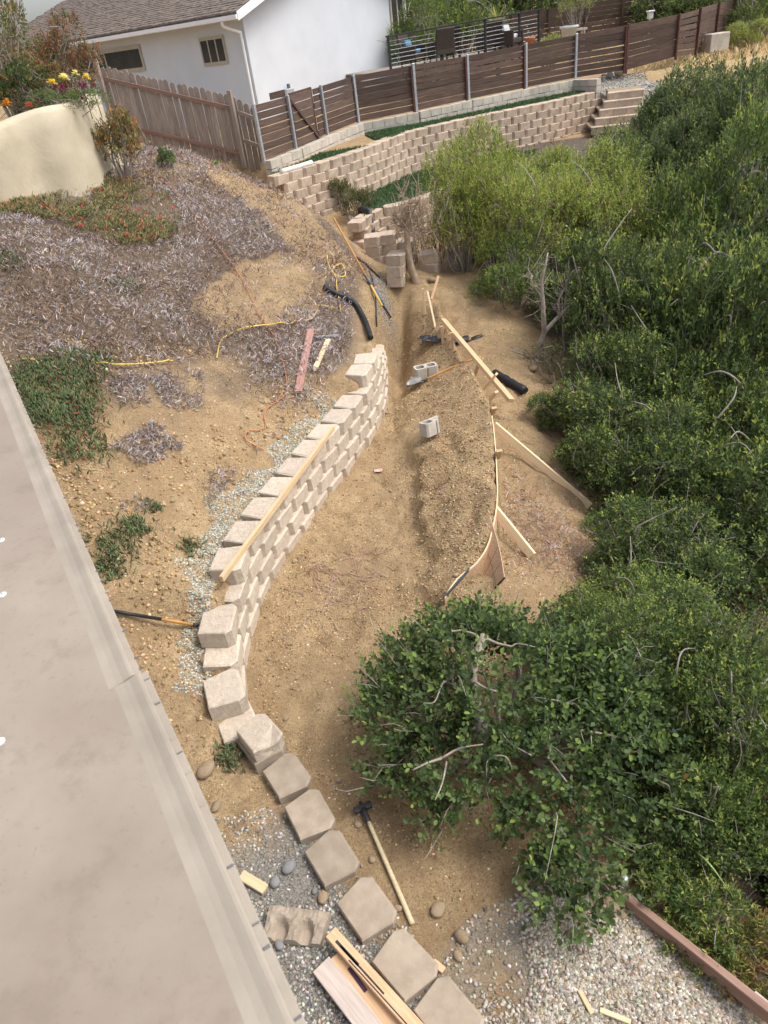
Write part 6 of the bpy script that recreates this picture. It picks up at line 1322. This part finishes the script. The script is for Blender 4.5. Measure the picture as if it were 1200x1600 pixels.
def pot(px, py, y, z, prof, mat, label, plant=None, name='flower_pot'):
    p = aty(px, py, y); p[2] = z; e = tag(empty(name, tuple(p)), label, 'pot'); lathe('pot', prof, M[mat], e, 18, tuple(p)); return p, e
pp, _ = pot(889, 50, 28.6, aty(889, 56, 28.6)[2]-.15, [(.2, 0), (.27, .36), (.31, .37), (.31, .44), (.26, .44), (.25, .38)], 'pot_white', 'white planter pot standing behind the dark fence')
kit = make_shrub(rlobes(431, 9, 1., .95, .75), 600, LEAF4, .07, .035, LG, [(.26, .33, .09)], 431, nl=5, r0=.02, per=8, shell=.5)
put('potted_shrub', kit, up(pp+np.array([.35, .2, 0]), .3), (.75, .7, 1.1), 0, 'loose light green shrub growing by the white planter', 'shrub')
pot(828, 58, 30.2, DZ, [(.11, 0), (.17, .3), (.19, .31), (.19, .36), (.15, .36)], 'terracotta', 'terracotta pot at the end of the deck')
box('planter_table', tuple(aty(903, 46, 28.8)), (.5, .4, .06), M['lumber_grey'], None, .2); tag(bpy.data.objects['planter_table'], 'small weathered stand beside the white planter', 'stand')
bpy.data.objects['planter_table'].scale = (1, 1, 1)
for k, (px, py, h_) in enumerate([(903, 46, 1)]):
    q_ = aty(px, py, 28.8)
    for sx in (-1, 1):
        for sy_ in (-1, 1): box('leg', (q_[0]+sx*.18, q_[1]+sy_*.14, (q_[2]+2.7)/2-.03), (.05, .05, q_[2]-2.7), M['lumber_grey'], bpy.data.objects['planter_table'])
# yucca
yp = aty(777, 45, 32.0); ye = tag(empty('yucca', (yp[0], yp[1], 2.8)), 'spiky yellow-green yucca with a stem behind the deck railing', 'plant')
tube('trunk', [np.array([yp[0], yp[1], 2.8]), yp], .09, M['bark'], ye, 8, 3)
n = 130; dd = rand_dirs(n); dd[:, 2] = np.abs(dd[:, 2])*1.1-.15; tv = np.array([[0, -.5, 0], [0, .5, 0], [.5, -.5, .3], [.5, .5, .3], [1, 0, -.5]]); tf = np.array([[0, 1, 3], [0, 3, 2], [2, 3, 4]])
link('crown', inst('crown', tv, tf, np.tile(yp, (n, 1)), frames(dd)*np.array([.85, .05, .12])[None, None], pal(n, [(.24, .30, .10), (.32, .36, .13), (.18, .24, .08), (.4, .34, .14)])), M['leaf'], ye)
# back fence, hedge and trees beyond
BA, BB = aty(800, 40, 36.0), aty(1030, 2, 36.0); bf = tag(empty('back_fence', (BA[0], BA[1], 2.9)), 'second dark board fence farther back behind the deck', 'fence')
for k in range(9): bar('board', BA+np.array([-3, 0, -.1-.17*k+.4]), BB+np.array([4, 0, -.1-.17*k+.35]), .03, .158, M['fence'], bf)
for t in (0, .25, .5, .75, 1.): p = BA+(BB-BA)*t; box('post', (p[0], p[1]-.05, p[2]-.45), (.09, .09, 1.7), M['fence'], bf)
lan = aty(1016, 24, 29.6); le = tag(empty('garden_lantern', (lan[0], lan[1], lan[2]-1.4)), 'small white lantern on a post showing above the dark fence', 'lantern')
box('post', (lan[0], lan[1], lan[2]-.75), (.06, .06, 1.3), M['pot_white'], le); box('lamp_body', tuple(lan), (.16, .16, .2), M['pot_white'], le, 0, .01); box('cap', (lan[0], lan[1], lan[2]+.12), (.24, .24, .05), M['pot_white'], le, 0, .02)
TREES = [(645, 20, 33.5, 1.5, 2.6, 'mid', 'round green shrub with red blossoms behind the deck chairs'), (700, 15, 36, 1.8, 3.4, 'mid', 'green garden tree behind the deck, next to the house'), (760, 5, 38, 2.0, 3.8, 'dark', 'dark green tree behind the yucca'), (830, 5, 39, 2.2, 3.9, 'dark', 'dark green tree above the back fence'), (905, -5, 40, 2.2, 3.9, 'mid', 'green tree above the middle of the back fence'), (860, 60, 31.5, .8, 1.1, 'light', 'low bright green shrub between deck and white planter'), (1085, 5, 34, 1.6, 2.2, 'dark', 'dark trimmed shrub behind the far dark fence'), (1040, 8, 35, 1.5, 2.2, 'dark', 'dark trimmed shrub beside the white lantern'), (1190, 25, 31, 1.4, 2.0, 'mid', 'olive shrub in the dry grass at the fence end'), (1185, -20, 42, 2.5, 4.0, 'dark', 'dark tree far beyond the dry grass'), (1165, 52, 29.5, .7, .9, 'light', 'rust-tinged low shrub at the edge of the dry grass'), (600, -10, 44, 2.5, 5, 'dark', 'tall tree behind the white house'), (690, -8, 44, 2.6, 5.2, 'dark', 'tall dark tree far behind the deck'), (780, -12, 46, 2.6, 5.2, 'dark', 'tall dark tree far behind the back fence'), (980, -20, 46, 2.6, 5, 'mid', 'tall green tree far behind the lantern')]
for i, (px, py, y, R, Hs, kd, lab) in enumerate(TREES):
    p = aty(px, py, y); ks = [k for k in kits if k[0] == kd]; put('garden_tree' if Hs > 2.5 else 'garden_shrub', kits[ks[i % len(ks)]], (p[0], p[1], h1(p[0], p[1])-.1), (R, R, Hs/1.35), i*1.3, lab, 'tree' if Hs > 2.5 else 'shrub')
